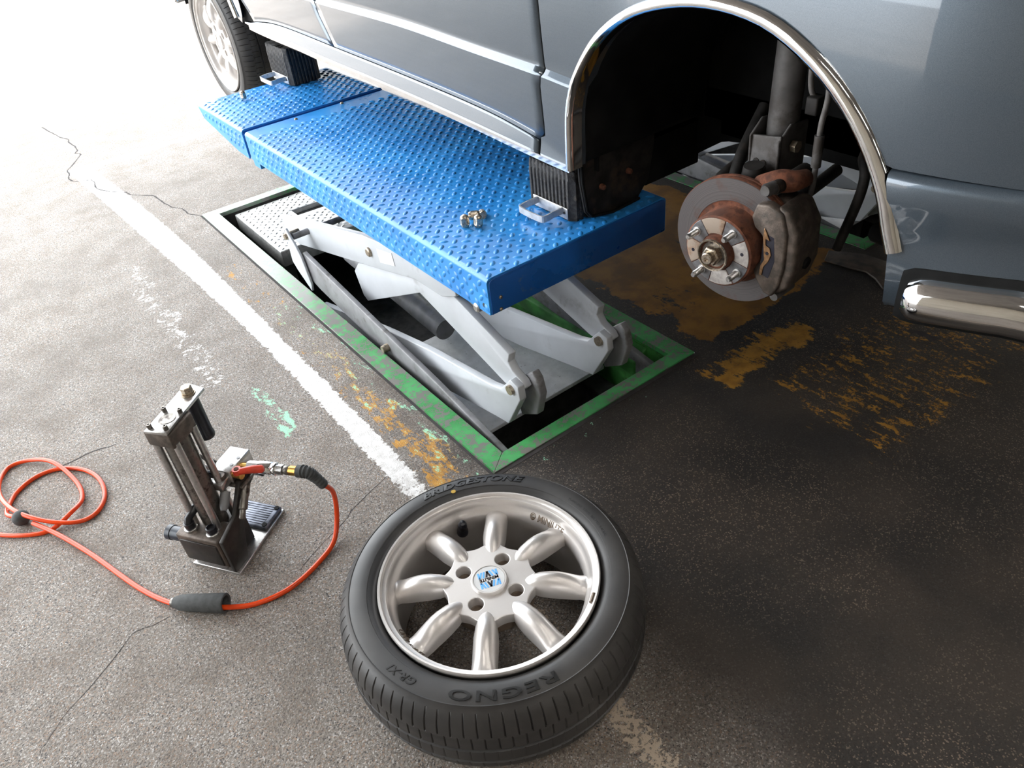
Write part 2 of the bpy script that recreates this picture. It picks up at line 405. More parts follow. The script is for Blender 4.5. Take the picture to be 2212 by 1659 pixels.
# broken-away asphalt with a lifted lip beside the bumper
crack([(1.768,.767),(1.782,.737),(1.777,.696)], .02, .03)
crack([(1.845,.875),(1.86,.845),(1.865,.80)], .015, .03)
sl = [(1.905, .925), (1.937, .968), (1.954, 1.009), (1.942, 1.062), (1.932, 1.134), (1.99, 1.16), (2.04, 1.07), (2.05, .90), (1.97, .86)]
G().plate(sl, (0, 0, .0), (1, 0, 0), (0, 1, 0), .007).obj('asphalt_slab', M_slab, FLOOR, bev=.002)
# pit linings
def pit(dx):
    M_pg = M_pitgreen if dx == 0 else M_pitdark
    x0, x1, y0, y1 = PX0+.055+dx, PX1-.055+dx, PY0+.042, PY1-.05
    D = -.34
    g = G(); g.box((x0-.03, y0-.03, D-.03), (x1+.03, y1+.03, D)); b = struct(g.obj('floor_pit', M_pitdark))
    for nm, a, c, mt in (('wall_left', (x0-.03, y0, D), (x0, y1, -.012), M_pitdark), ('wall_right', (x1, y0, D), (x1+.03, y1, -.012), M_pg),
                     ('wall_front', (x0-.03, y0-.03, D), (x1+.03, y0, -.012), M_pitdark), ('wall_back', (x0-.03, y1, D), (x1+.03, y1+.03, -.012), M_pitdark)):
        struct(G().box(a, c).obj(nm, mt))
    return x0, x1, y0, y1
pit(0); pit(DX)
def pit_frame(dx, label):
    t = thing('pit_frame', (PX0+dx, PY0, 0), label, 'frame')
    x0, x1, y0, y1 = PX0+dx, PX1+dx, PY0, PY1
    a = .055; h = .004
    def rail(p): # mitred flat rail
        G().plate(p, (0, 0, -.012), (1, 0, 0), (0, 1, 0), .012+h).obj('frame_rail', M_green, t, bev=.0012, seg=1)
    rail([(x0, y0), (x1, y0), (x1-a, y0+.042), (x0+a, y0+.042)])
    rail([(x1, y0), (x1, y1), (x1-a, y1-.05), (x1-a, y0+.042)])
    rail([(x1, y1), (x0, y1), (x0+a, y1-.05), (x1-a, y1-.05)])
    rail([(x0, y1), (x0, y0), (x0+a, y0+.042), (x0+a, y1-.05)])
    # inner angle: sloped green step along the right wall, dark steel ledge in front
    G().plate([(0, 0), (-.05, -.03), (-.05, -.075), (-.028, -.075), (0, -.05)], (x1-a, y0+.12, -.015), (1, 0, 0), (0, 0, 1), -(y1-y0-.25)).obj('inner_ledge', M_pitgreen if dx == 0 else M_anglesteel, t, bev=.004)
    G().box((x0+a, y0+.042, -.16), (x1-a, y0+.16, -.15)).box((x0+a, y0+.042, -.15), (x0+a+.006, y1-.06, -.014)).obj('angle_bar', M_anglesteel, t)
    G().box((x0-.006, y0-.012, -.004), (x1+.006, y0-.0005, .0006)).box((x0-.008, y0, -.004), (x0-.0005, y1, .0006)).obj('joint_gap', M_crack, t)
    return t
pit_frame(0, 'worn green steel frame round the pit under the near lift platform')
pit_frame(DX, 'dark green pit frame seen under the car beyond the wheel arch')
# building shell
struct(G().box((-2.9, -8.5, 3.45), (6.1, 3.9, 3.65)).obj('ceiling', M_ceil))
struct(G().box((6.0, -8.5, 0), (6.1, 9, 3.6)).obj('wall_right', M_wall))
struct(G().box((-3.0, -8.6, 0), (6.1, -8.5, 3.5)).obj('wall_back', M_wall))
struct(G().box((-3.0, -8.5, 0), (-2.9, 1.6, 3.5)).obj('wall_left', M_wall))
for k, (x, y) in enumerate([(x, y) for y in (-6.2, -4.2, -2.2, -.6) for x in (-.8, 1.0, 2.6)]):
    t = thing('ceiling_light', (x, y, 3.45), 'long fluorescent ceiling lamp over the workshop floor', 'ceiling light', 'fluorescent lamps in rows')
    G().box((x-.09, y-.62, 3.40), (x+.09, y+.62, 3.45)).obj('lamp_housing', M_fix, t)
    for s in (-.04, .04): G().cyl((x+s, y-.59, 3.378), (x+s, y+.59, 3.378), .016, n=10).obj('lamp_tube', M_tubel, t)

# ------------------------------------------------------------------ scissor lift
PLZ = .459; P_X0, P_X1 = .713, 1.226; P_Y0, P_Y1 = 1.134, 2.437
def lozenge(g, c, e1, e2, nn, L=.0116, W=.0060, H=.0028, N=10):
    b = len(g.v)
    for q, (kk, hh) in enumerate(((1, 0), (.62, .75))):
        for k in range(N):
            a = 2*pi*k/N
            wv = W*sin(a)*(1 if q == 0 else kk); lv = L*cos(a)*(1 if q == 0 else kk)
            g.v.append(tuple(c+e1*lv+e2*wv+nn*H*hh))
    g.v.append(tuple(c+nn*H))
    for k in range(N):
        k2 = (k+1) % N
        g.f.append((b+k, b+k2, b+N+k2, b+N+k)); g.f.append((b+N+k, b+N+k2, b+2*N))
def treads(o, u, v, nn, L1, L2, p=.0352, cut=None, H=.0027):
    g = G(); o = Vector(o); u = Vector(u); v = Vector(v); nn = Vector(nn)
    A = (u+v).normalized(); B = (u-v).normalized()
    i = 0
    nu = int(L1/p)+1; nv = int(L2/p)+1
    for i in range(nu):
        for j in range(nv):
            for d, e in ((0, (A, B)), (.5, (B, A))):
                a, b = (i+.3+d)*p, (j+.3+d)*p
                if a > L1-.006 or b > L2-.006: continue
                if cut and cut(a, b): continue
                lozenge(g, o+u*a+v*b, e[0], e[1], nn, H=H)
    return g
def deck_profile(x0, x1, zt, zb, th, r):
    out = []; n = 6
    out += [(x0, zb)]
    out += [(x0+r-r*cos(a), zt-r+r*sin(a)) for a in [pi/2*k/n for k in range(n+1)]]
    out += [(x1-r+r*sin(a), zt-r+r*cos(a)) for a in [pi/2*k/n for k in range(n+1)]]
    out += [(x1, zb), (x1-th, zb), (x1-th, zt-th), (x0+th, zt-th), (x0+th, zb)]
    return out
def scissor_lift(label, full=True):
    t = thing('scissor_lift', (.97, 1.134, -.34), label, 'car lift')
    pr = deck_profile(P_X0, P_X1, PLZ, PLZ-.085, .005, .011)
    def prism(g, y0, y1, prof):
        A = [(x, y0, z) for x, z in prof]; B = [(x, y1, z) for x, z in prof]
        b = len(g.v); n = len(A); g.v += A+B
        for i in range(n): g.f.append((b+i, b+(i+1) % n, b+n+(i+1) % n, b+n+i))
        g.f.append(tuple(range(b, b+n))); g.f.append(tuple(range(b+2*n-1, b+n-1, -1)))
    g = G(); prism(g, P_Y0+.003, P_Y1, pr)
    deck = g.obj('platform_deck', M_blue, t, smooth=35)
    g = G(); prism(g, 2.385, 2.4365, deck_profile(P_X0+.004, P_X1-.004, PLZ-.004, PLZ-.107, .02, .008)); g.obj('joint_strip', M_blue, t, smooth=35, label='smooth blue strip with small bolts between the two deck sheets')
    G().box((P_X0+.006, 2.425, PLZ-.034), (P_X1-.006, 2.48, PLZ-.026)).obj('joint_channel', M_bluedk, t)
    # extension deck: skirt tapers up at the far end
    zt = PLZ+.003
    g = G(); y0, y1 = 2.460, 2.868; n = 6; r = .011
    rows = []
    for y in (y0, y0+.09, y0+.38, y1-.012, y1):
        zb = interp([(y0, .369), (y0+.09, .371), (y0+.38, .417), (y1, .449)], y)
        zz = zt
        rows.append([(x, y, z if z > .42 else zb) for x, z in deck_profile(P_X0, P_X1, zz, .40, .005, r)])
    g.grid(rows, closeu=True); g.cap(rows[0], True); g.cap(rows[-1])
    ext = g.obj('extension_deck', M_blue, t, smooth=35)
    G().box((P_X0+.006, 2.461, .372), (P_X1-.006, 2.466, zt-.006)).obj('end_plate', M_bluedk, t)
    # treads
    W = P_X1-P_X0
    g = treads((P_X0+.004, P_Y0+.002, PLZ-.0002), (1, 0, 0), (0, 1, 0), (0, 0, 1), W-.008, 2.378-P_Y0)
    g2 = treads((P_X0+.0001, P_Y0+.002, PLZ-.082), (0, 1, 0), (0, 0, 1), (-1, 0, 0), P_Y1-P_Y0-.03, .078)
    g.addm(g2.v, g2.f); g.obj('tread_pattern', M_blue, deck, smooth=60, kind='stuff')
    g = treads((P_X0+.004, y0+.006, zt-.0002), (1, 0, 0), (0, 1, 0), (0, 0, 1), W-.008, .40)
    g2 = treads((P_X0+.0001, y0+.004, .372), (0, 1, 0), (0, 0, 1), (-1, 0, 0), .40, .085, cut=lambda a, b: b < .015+max(0, a-.06)*.16)
    g.addm(g2.v, g2.f); g.obj('tread_pattern', M_blue, ext, smooth=60, kind='stuff')
    # end plate, inset channel with rounded corners
    r = .012; pl = [(P_X0+.004, PLZ-.0845)]+[(P_X0+.004+r-r*cos(a), PLZ-.003-r+r*sin(a)) for a in [pi/2*k/5 for k in range(6)]]+[(P_X1-.004-r+r*sin(a), PLZ-.003-r+r*cos(a)) for a in [pi/2*k/5 for k in range(6)]]+[(P_X1-.004, PLZ-.0845)]
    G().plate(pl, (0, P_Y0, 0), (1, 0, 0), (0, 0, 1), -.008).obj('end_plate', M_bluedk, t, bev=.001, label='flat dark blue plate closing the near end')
    for x, z in ((.741, .408), (.739, .380)):
        G().rod([((x, P_Y0+.002, z), .0042), ((x, P_Y0-.002, z), .0042), ((x, P_Y0-.0035, z), .0022)], 12).obj('rivet', M_bolt, t, smooth=40)
    for y, z in ((1.156, .391),): G().rod([((P_X0+.001, y, z), .0055), ((P_X0-.0006, y, z), .0052)], 16).obj('bolt_hole', M_logoblack, t)
    for x, y in ((.88, 2.41), (1.054, 2.427)):
        G().rod([((x, y, PLZ-.005), .006), ((x, y, PLZ+.002), .006), ((x, y, PLZ+.0045), .0035)], 14).obj('deck_bolt', M_bolt, t, smooth=40)
    G().rod([((P_X0+.03, 1.186, .372), .011), ((P_X0-.002, 1.186, .372), .011), ((P_X0-.005, 1.186, .372), .007)], 14).obj('hex_bolt', M_steel, t, smooth=30)
    # arms
    A = [(2.485, .142), (2.30, .188), (1.827, .298), (1.55, .335), (1.36, .36), (1.36, .30), (1.43, .271), (1.556, .268), (1.84, .198), (2.369, .073), (2.455, .078), (2.48, .10)]
    E = [(1.97, .125), (1.93, .165), (1.863, .19), (1.551, .300), (1.44, .300), (1.179, .22), (1.187, .195), (1.172, .176), (1.140, .163), (1.130, .15), (1.150, .128), (1.211, .122), (1.563, .22), (1.923, .038), (1.945, .05)]
    B = [(1.132, .160), (1.128, .125), (1.188, .018), (1.246, .008), (1.505, -.048), (1.868, -.105), (2.15, -.16), (2.30, -.20), (2.30, -.13), (1.996, -.05), (1.798, -.0), (1.539, .058), (1.245, .105), (1.205, .117), (1.16, .168)]
    def arm(nm, poly, x, th, mt, bev=.0025): return G().plate(poly, (x, 0, 0), (0, 1, 0), (0, 0, 1), th).obj(nm, mt, t, bev=bev)
    for x in (.768, 1.042):
        arm('upper_arm', E, x+.006, .022, M_arm); arm('lower_arm', B, x-.012, .020, M_arm)
        G().rod([((x-.020, 1.158, .142), .012), ((x-.012, 1.158, .142), .0125), ((x+.03, 1.158, .142), .0125)], 20).obj('pivot_pin', M_bolt, t, smooth=40)
        G().plate([(1.115, .17), (1.105, .13), (1.125, .06), (1.19, .02), (1.20, .06), (1.16, .16), (1.13, .185)], (x+.030, 0, 0), (0, 1, 0), (0, 0, 1), .022).obj('foot_bracket', M_armdk, t, bev=.004)
        G().rod([((x-.016, 2.1, -.12), .014), ((x+.04, 2.1, -.12), .014)], 16).obj('pivot_pin', M_bolt, t, smooth=40)
    arm('link_arm', A, .764, .018, M_arm); arm('link_arm', A, 1.060, .018, M_arm)
    # worn slot pin and pale data label on the near link arm
    G().rod([((.772, 1.799, .257), .0135), ((.758, 1.799, .257), .0135), ((.755, 1.799, .257), .010)], 16).obj('pivot_pin', M_bolt, t, smooth=40)
    G().plate([(1.748, .286), (1.66, .304), (1.655, .268), (1.741, .246)], (.7632, 0, 0), (0, 1, 0), (0, 0, 1), -.0006).obj('data_label', M_white, t)
    C = [(2.20, .128), (2.12, .118), (1.429, .026), (1.148, -.022), (1.13, -.05), (1.16, -.085), (2.12, .02), (2.20, .035)]
    arm('outer_link', C, .708, .016, M_armdk, .003)
    arm('outer_link', C, 1.205, .016, M_armdk, .003)
    K = [(2.272, .19), (2.262, .195), (2.215, .15), (2.19, .12), (2.165, .03), (2.175, .0), (2.255, .045), (2.285, .07)]
    for x in (.7, 1.222): arm('link_bracket', K, x-.004, .008, M_arm, .002)
    for y, z in ((2.268, .166), (1.693, .015)): G().rod([((.688, y, z), .0), ((.688, y, z), .010), ((.699, y, z), .012), ((.74, y, z), .012)], 14).obj('pivot_pin', M_bolt, t, smooth=40)
    G().cyl((.71, 2.25, .165), (1.23, 2.25, .165), .010).obj('cross_shaft', M_armdk, t, smooth=40)
    # base plate, cylinder, little valve under the deck
    G().box((.80, 1.36, -.158), (1.225, 1.86, -.145)).obj('base_plate', M_baseplate, t, bev=.002)
    g = G()
    for x in (.74, 1.20): g.box((x-.03, 1.14, -.34), (x+.03, 3.0, -.20))
    g.box((.75, 1.40, -.34), (1.20, 1.46, -.158)).box((.75, 1.78, -.34), (1.20, 1.84, -.158)); g.obj('base_rail', M_anglesteel, t)
    G().rod([((.93, 1.75, -.06), .035), ((.93, 2.35, -.02), .035)], 24).obj('hydraulic_cylinder', M_armdk, t, smooth=40)
    G().rod([((.90, 2.05, .03), .007), ((.88, 2.12, .085), .012), ((.875, 2.13, .10), .012), ((.874, 2.132, .104), .006)], 14).obj('release_valve', M_steeldk, t, smooth=40)
    G().box((.86, 1.96, .0), (.90, 2.02, .045)).obj('valve_block', M_steel, t, bev=.003)
    # collapsed tread cover at the far end of the pit (with a dark joint strip)
    g = G()
    g.plate([(.742, 2.545), (1.22, 2.52), (1.22, 2.77), (.925, 2.79), (.925, 2.85), (1.22, 2.83), (1.22, 2.998), (.742, 2.998)], (0, 0, -.075), (1, 0, 0), (0, 1, 0), .063)
    fd = g.obj('rear_cover', M_silver, t, bev=.004, label='silver tread plate cover lying in the far end of the pit')
    g = treads((.748, 2.55, -.0122), (1, 0, 0), (0, 1, 0), (0, 0, 1), .465, .44, cut=lambda a, b: a > .165 and .21 < b < .30, H=.003)
    g.obj('tread_pattern', M_silver, fd, smooth=60, kind='stuff')
    G().box((.93, 2.775, -.07), (1.22, 2.845, -.03)).obj('joint_strip', M_anglesteel, t)
    for x in (.77, 1.19): G().box((x-.02, 2.58, -.34), (x+.02, 2.96, -.075)).obj('cover_leg', M_anglesteel, t)
    return t
lift1 = scissor_lift('bright blue scissor lift with diamond tread deck and light grey arms nearest the camera')
def dup_tree(o, parent=None, off=None, label=None):
    c = o.copy(); COL.objects.link(c)
    if parent is not None: c.parent = parent; c.matrix_parent_inverse = o.matrix_parent_inverse.copy()
    if off: c.location = o.location+Vector(off)
    if label: c['label'] = label
    for ch in list(o.children): dup_tree(ch, c)
    return c
lift2 = dup_tree(lift1, None, (DX, 0, 0), 'second blue scissor lift under the far side of the car, seen through the wheel arch')

# ------------------------------------------------------------------ rubber pads on the platform
def pad(x0, x1, y0, y1, z0, z1, label):
    t = thing('rubber_pad', ((x0+x1)/2, (y0+y1)/2, z0), label, 'lift pad')
    # ribbed outline
    def side(a, b, n):
        out = []
        a = Vector(a); b = Vector(b); d = (b-a)/n; nn = Vector((d.y, -d.x)).normalized()
        for k in range(n):
            for f, h in ((0, 0), (.18, .0032), (.62, .0032), (.8, 0)): out.append(a+d*(k+f)+nn*h)
        return out
    r = .006
    ny = int((y1-y0)/.0135); nx = int((x1-x0)/.0135)
    o = side((x1-r, y0), (x0+r, y0), nx)[::1]
    o = side((x0+r, y0), (x1-r, y0), nx)+side((x1, y0+r), (x1, y1-r), ny)+side((x1-r, y1), (x0+r, y1), nx)+side((x0, y1-r), (x0, y0+r), ny)
    rows = []
    cx, cy = (x0+x1)/2, (y0+y1)/2
    H = z1-z0
    for k, f in enumerate((0, .3, .6, .80, .86, .93, 1.0, 1.0)):
        rr = []
        for q in o:
            s = 1 if k < 4 else (1.0+random.uniform(-.012, .016)) if k < 6 else (.97 if k == 6 else .55)
            zz = z0+H*f+(random.uniform(-.0025, .0015) if k >= 4 else 0)
            px, py = cx+(q.x-cx)*s, cy+(q.y-cy)*s
            if k >= 4: # flatten ribs in the scuffed cap
                px = min(max(px, x0-.0015), x1+.0015); py = min(max(py, y0-.0015), y1+.0015)
            rr.append((px, py, zz))
        rows.append(rr)
    g = G(); g.grid(rows, closeu=True); g.cap(rows[0], True); g.cap(rows[-1])
    b = g.obj('pad_block', M_padrub, t, smooth=50)
    # strap handle
    ym = (y0+y1)/2+.005
    hp = G(); hp.plate([(y0+.012, .004), (y1-.020, .004), (y1-.020, .030), (y0+.012, .030)], (x0-.0035, 0, z0), (0, 1, 0), (0, 0, 1), -.003)
    hp.obj('handle_plate', M_zinc, t, bev=.0012)
    for y in (y0+.022, y1-.030): G().rod([((x0-.006, y, z0+.018), .0035), ((x0-.0085, y, z0+.018), .0028)], 10).obj('rivet', M_steeldk, t, smooth=40)
    ya, yb = y0+.028, y1-.038; xh = x0-.064
    zz = z0+.022; s = .0075
    pth = [(x0-.004, ya, zz), (x0-.035, ya, zz), (xh+.010, ya+.001, zz-.002), (xh, ya+.010, zz-.002), (xh, yb-.010, zz-.002), (xh+.010, yb, zz-.002), (x0-.035, yb, zz), (x0-.004, yb, zz)]
    G().tube(spl(pth, 4), 0, sec=[(-s, -.0017), (s, -.0017), (s, .0017), (-s, .0017)], upv=(0, 0, 1)).obj('strap_handle', M_zinc, t, smooth=30)
    return t
pad(.998, 1.125, 1.197, 1.350, PLZ, .572, 'black ribbed rubber pad under the car sill beside the wheel arch')
pad(1.022, 1.135, 2.745, 2.912, PLZ+.007, .590, 'black ribbed rubber pad under the sill near the rear wheel')

# ------------------------------------------------------------------ lug nuts lying on the deck
def nut_mesh():
    g = G(); h = .030; n = 6
    def hexr(r, z, N=24):
        out = []
        for k in range(N):
            a = 2*pi*k/N; m_ = (a % (pi/3))-pi/6
            out.append(Vector((cos(a)*r/cos(m_)*.9, sin(a)*r/cos(m_)*.9, z)))
        return out
    def cir(r, z, N=24): return [Vector((cos(2*pi*k/N)*r, sin(2*pi*k/N)*r, z)) for k in range(N)]
    rows = [cir(.0055, .004), cir(.0055, 0), cir(.0085, 0), cir(.0105, .006), hexr(.0105, .007), hexr(.0105, .020), cir(.0098, .022), cir(.0080, .0255), cir(.0045, .0275), cir(.0005, .028)]
    g.grid(rows, closeu=True); g.cap(rows[0], True); g.cap(rows[-1]); return g.mesh('lug_nut', M_nut, 35)
NM = nut_mesh()
for (x, y, z, rx, ry, rz, lb) in (
    (.819, 1.362, PLZ+.0025, 0, 0, .3, 'lug nut standing leftmost of the four nuts on the blue deck'),
    (.846, 1.386, PLZ+.0100, 1.55, 0, .9, 'lug nut lying on its side at the back of the four'),
    (.839, 1.340, PLZ+.0025, 0.12, 0, .7, 'lug nut standing in front of the other three on the deck'),
    (.868, 1.362, PLZ+.0105, 1.75, 0, 2.6, 'lug nut lying rightmost of the four with its open end up'),
    (.842, 2.752, PLZ+.0085, 0, 0, .2, 'single lug nut standing alone at the far end of the deck')):
    o = bpy.data.objects.new('lug_nut', NM); COL.objects.link(o); o.location = (x, y, z); o.rotation_euler = (rx, ry, rz)
    o['label'] = lb; o['category'] = 'lug nut'; o['group'] = 'lug nuts on the lift deck'

# ------------------------------------------------------------------ wheel (axis +Z, outer face up, centre plane z=0..WZ)
TW = .178                      # tyre width
def tyre_mesh(Nseg=960):
    T = TW
    full = [(.188, T-.010), (.1935, T+.002), (.2015, T+.0075), (.2065, T+.0085), (.2072, T+.0100), (.2140, T+.0112), (.2260, T+.0110), (.2335, T+.0092), (.2365, T+.0082), (.2380, T+.0088), (.2392, T+.0062),
            (.2450, T+.0005), (.2505, T-.006), (.2550, T-.013), (.2585, T-.0210), (.2608, T-.030), (.2624, T-.038), (.2626, T-.0395), (.2626, T-.044), (.2632, T-.0455), (.2640, T-.056), (.2644, T-.066), (.2645, T-.0675), (.2605, T-.0690), (.2605, T-.0740), (.2645, T-.0755),
            (.2645, T-.090), (.2645, T-.1010), (.2605, T-.1025), (.2605, T-.1075), (.2640, T-.109), (.2605, T-.122), (.2570, T-.133), (.2525, T-.144), (.2455, T-.156), (.2370, T-.167), (.224, .003), (.208, .0), (.196, .003), (.188, .012), (.188, .09)]
    P = full
    rows = []
    for (r, z) in P:
        row = []
        for k in range(Nseg):
            a = 2*pi*k/Nseg; rr = r; zz = z
            if T-.0385 < z < T-.0 and r > .245 and k % 12 == 0: rr -= .0022; zz -= .0006
            elif T-.0665 < z < T-.043 and r > .25 and k % 12 == 6: rr -= .0020
            elif T-.101 < z < T-.0750 and k % 12 == 3 and r > .262: rr -= .0012
            elif z < T-.108 and r > .245 and k % 12 == 0: rr -= .0014
            row.append(Vector((rr*cos(a), rr*sin(a), zz)))
        rows.append(row)
    g = G(); g.grid(rows, closeu=True, closev=True); return g
def rim_barrel():
    t = TW
    prof = [(.1895, t+.001), (.1900, t+.0075), (.1880, t+.0100), (.1850, t+.0095), (.1838, t+.0040), (.1815, t+.0022), (.1765, t+.0015), (.1748, t-.0015), (.1738, t-.009), (.1725, t-.014), (.1695, t-.018), (.1665, t-.022), (.1645, t-.027), (.1635, t-.032), (.1635, t-.042), (.168, t-.060), (.170, .03), (.180, .018), (.188, .008),
            (.188, .012), (.184, .024), (.174, .036), (.172, t-.062), (.1700, t-.046), (.178, t-.030), (.183, t-.015), (.186, t-.003)]
    return G().lathe(prof, n=96, closed=True)
def spoke(ang):
    """arched minilite style spoke"""
    g = G(); rows = []
    st = [ # r, half width, ridge z, base z(top of flange), bottom z
        (.0600, .0020, -.0130, -.0135, -.030), (.0660, .0090, -.0095, -.0138, -.032), (.0740, .0140, -.0045, -.0148, -.033), (.0860, .0180, .0000, -.018, -.034), (.1040, .0200, .0022, -.021, -.036), (.118, .0202, .0010, -.023, -.038),
        (.132, .0200, -.0035, -.026, -.040), (.145, .0200, -.0100, -.029, -.042), (.155, .0204, -.0165, -.030, -.042), (.1620, .0200, -.0205, -.028, -.046), (.1680, .0150, -.0200, -.024, -.042), (.1710, .0080, -.0175, -.021, -.034)]
    ca, sa = cos(ang), sin(ang)
    for r, hw, zr, zb, zl in st:
        sec = []
        for k in range(13):
            s = -1+2*k/12
            z = zb+(zr-zb)*max(0, 1-abs(s)**2.1)**.75
            sec.append((s*hw, TW+z))
        sec += [(hw*1.02, TW+zl), (-hw*1.02, TW+zl)]
        rows.append([Vector((r*ca-q*sa, r*sa+q*ca, z)) for q, z in sec])
    g.grid(rows, closeu=True); g.cap(rows[0], True); g.cap(rows[-1]); return g
def hub_plate(base, lug):
    """flat octagonal boss with four lug bores (curve fill with holes)"""
    c = bpy.data.curves.new('h', 'CURVE'); c.dimensions = '2D'; c.fill_mode = 'BOTH'; c.extrude = .010; c.bevel_depth = .0015; c.bevel_resolution = 2
    def spline(pts):
        s = c.splines.new('POLY'); s.points.add(len(pts)-1); s.use_cyclic_u = True
        for q, p in zip(s.points, pts): q.co = (p[0], p[1], 0, 1)
    out = []
    for k in range(96):
        a = 2*pi*k/96; rr = .0785+.004*cos(8*(a-base)); out.append((rr*cos(a), rr*sin(a)))
    spline(out)
    for k in range(4):
        a = lug+k*pi/2; cx, cy = .0505*cos(a), .0505*sin(a)
        spline([(cx+.0145*cos(-2*pi*j/28), cy+.0145*sin(-2*pi*j/28)) for j in range(28)])
    o = bpy.data.objects.new('h', c); COL.objects.link(o)
    me = bpy.data.meshes.new_from_object(o.evaluated_get(bpy.context.evaluated_depsgraph_get())); bpy.data.objects.remove(o)
    g = G(); g.v = [(v.co.x, v.co.y, v.co.z+TW-.0235) for v in me.vertices]; g.f = [tuple(p.vertices) for p in me.polygons]
    return g
SPB, LUG = radians(5), radians(27.5)
TYRE = tyre_mesh()
def xf(g, M):
    h = G(); h.v = [tuple(M @ Vector(p)) for p in g.v]; h.f = list(g.f); return h
def cap_parts(M, parent, lang):
    z = TW
    G().lathe([(.0, z-.012), (.0305, z-.012), (.0315, z+.002), (.0300, z+.0045), (.0275, z+.0045), (.0270, z+.0030), (.0, z+.0030)], M, 48).obj('center_cap', M_alloy, parent, smooth=40)
    c = parent.children[-1] if False else None
def build_wheel(parent, M, tyre_name, sub=False):
    tparent = parent
    ty = xf(TYRE, M).obj(tyre_name, M_tyre, parent, smooth=32)
    p = ty if sub else parent
    if sub:
        g = rim_barrel()
        for k in range(8): s = spoke(SPB+k*pi/4); g.addm(s.v, s.f)
        h = hub_plate(SPB, LUG); g.addm(h.v, h.f)
        xf(g, M).obj('rim', M_alloy, ty, smooth=45)
    else:
        rim = xf(rim_barrel(), M).obj('rim', M_alloy, parent, smooth=45)
        for k in range(8): xf(spoke(SPB+k*pi/4), M).obj('spoke', M_alloy, rim, smooth=50)
        xf(hub_plate(SPB, LUG), M).obj('hub_plate', M_alloy, rim, smooth=40)
    rimo = ty if sub else rim
    for k in range(4):
        a = LUG+k*pi/2; T = M @ Matrix.Translation((.0505*cos(a), .0505*sin(a), 0))
        z = TW
        G().lathe([(.0146, z-.0125), (.0140, z-.032), (.0085, z-.038), (.0085, z-.050), (.0155, z-.050), (.0155, z-.0135)], T, 28, closed=True).obj('lug_bore', M_alloybrown, rimo, smooth=40)
        if not sub: G().rod([((0, 0, z-.0375), .0075), ((0, 0, z-.0365), .0075)], 20, M=T).obj('stud_hole', M_logoblack, rimo)
    G().lathe([(.0001, TW-.055), (.045, TW-.055), (.076, TW-.052), (.076, TW-.030), (.066, TW-.034), (.0001, TW-.036)], M, 48).obj('hub_back', M_alloybrown if not sub else M_alloy, rimo, smooth=40)
    z = TW-.010
    cap = G().lathe([(.0, z-.012), (.0310, z-.012), (.0318, z+.002), (.0300, z+.0045), (.0278, z+.0045), (.0272, z+.0028), (.0, z+.0028)], M, 48).obj('center_cap', M_alloy, rimo if sub else parent, smooth=40)
    if not sub:
        CM = M @ Matrix.Translation((0, 0, z+.0030)) @ Matrix.Rotation(radians(159), 4, 'Z')
        G().lathe([(.0001, -.0001), (.0268, -.0001), (.0268, .0005), (.0001, .0005)], CM, 48).obj('badge_disc', M_capwhite, cap)
        # two mirrored zigzag bands, blue outside and black in the middle, with the word between
        def bar(x0, x1, x2, x3, ya, yb, m_):
            G().plate([(x0, ya), (x1, ya), (x3, yb), (x2, yb)], (0, 0, .0006), (1, 0, 0), (0, 1, 0), .0003, CM).obj('badge_bar', m_, cap)
        for s in (1, -1):
            ya, yb = s*.0045, s*.0170
            h = .0034
            xsq = [(-.0175, -.0175, M_logoblue), (-.0165, -.0115, M_logoblue), (-.0095, -.0055, M_logoblue), (-.0052, -.0012, M_logoblack), (.0052-h, .0012-h, M_logoblack), (.0095-h+.001, .0060-h+.001, M_logoblue), (.0165-h, .0115-h, M_logoblue), (.0175-h, .0175-h, M_logoblue)]
            for (bx, tx, mm) in xsq: bar(bx, bx+h, tx, tx+h, ya if abs(bx) > .001 else ya, yb, mm)
        me = text_mesh('MINILITE', .0086, .0001, .0003)
        xm = max(v.co.x for v in me.vertices)
        for v in me.vertices: v.co = CM @ Vector((v.co.x-xm/2, v.co.y-.0031, .0008))
        me.materials.append(M_logoblack); fin(bpy.data.objects.new('badge_word', me), cap); COL.objects.link(bpy.data.objects['badge_word'])
        # valve
        a = radians(74.5); vr = .1555
        V = M @ Matrix.Translation((vr*cos(a), vr*sin(a), TW-.045)) @ Matrix.Rotation(-.35, 4, Vector((-sin(a), cos(a), 0)))
        G().lathe([(.0001, -.004), (.0110, -.004), (.0105, .004), (.0085, .010), (.0082, .022), (.0088, .023), (.0082, .034), (.0055, .040), (.0001, .042)], V, 20).obj('valve_stem', M_grip, parent, smooth=40)
        # raised lettering
        def sw(r): return interp([(.2015, TW+.0075), (.2065, TW+.0085), (.2072, TW+.0100), (.2140, TW+.0112), (.2260, TW+.0110), (.2335, TW+.0092), (.2365, TW+.0082)], r)-.0003
        def rt_(nm, txt, size, r0, a0, bold, sp=1.0, xs=1.0, shear=0, ext=.0013, mt=None, zf=sw, par=None, cw=True):
            me = ring_text(txt, size, r0, a0, ext, zf, M, bold, sp, shear, cw, xs); me.materials.append(mt or M_tyretext)
            o = bpy.data.objects.new(nm, me); COL.objects.link(o); fin(o, par or ty)
        rt_('raised_lettering', 'BRIDGESTONE', .0205, .2165, radians(88), .0008, xs=1.42, shear=.25, ext=.0018)
        rt_('raised_lettering', 'REGNO', .0225, .2160, radians(262), .0004, xs=1.95, sp=1.15, ext=.0018)
        rt_('raised_lettering', 'GR-XI', .018, .2170, radians(205), .0002, xs=1.1, shear=.3)
        rt_('raised_lettering', 'TUBELESS  STEEL BELTED RADIAL', .0070, .2130, radians(10), .0, xs=1.1, ext=.0005)
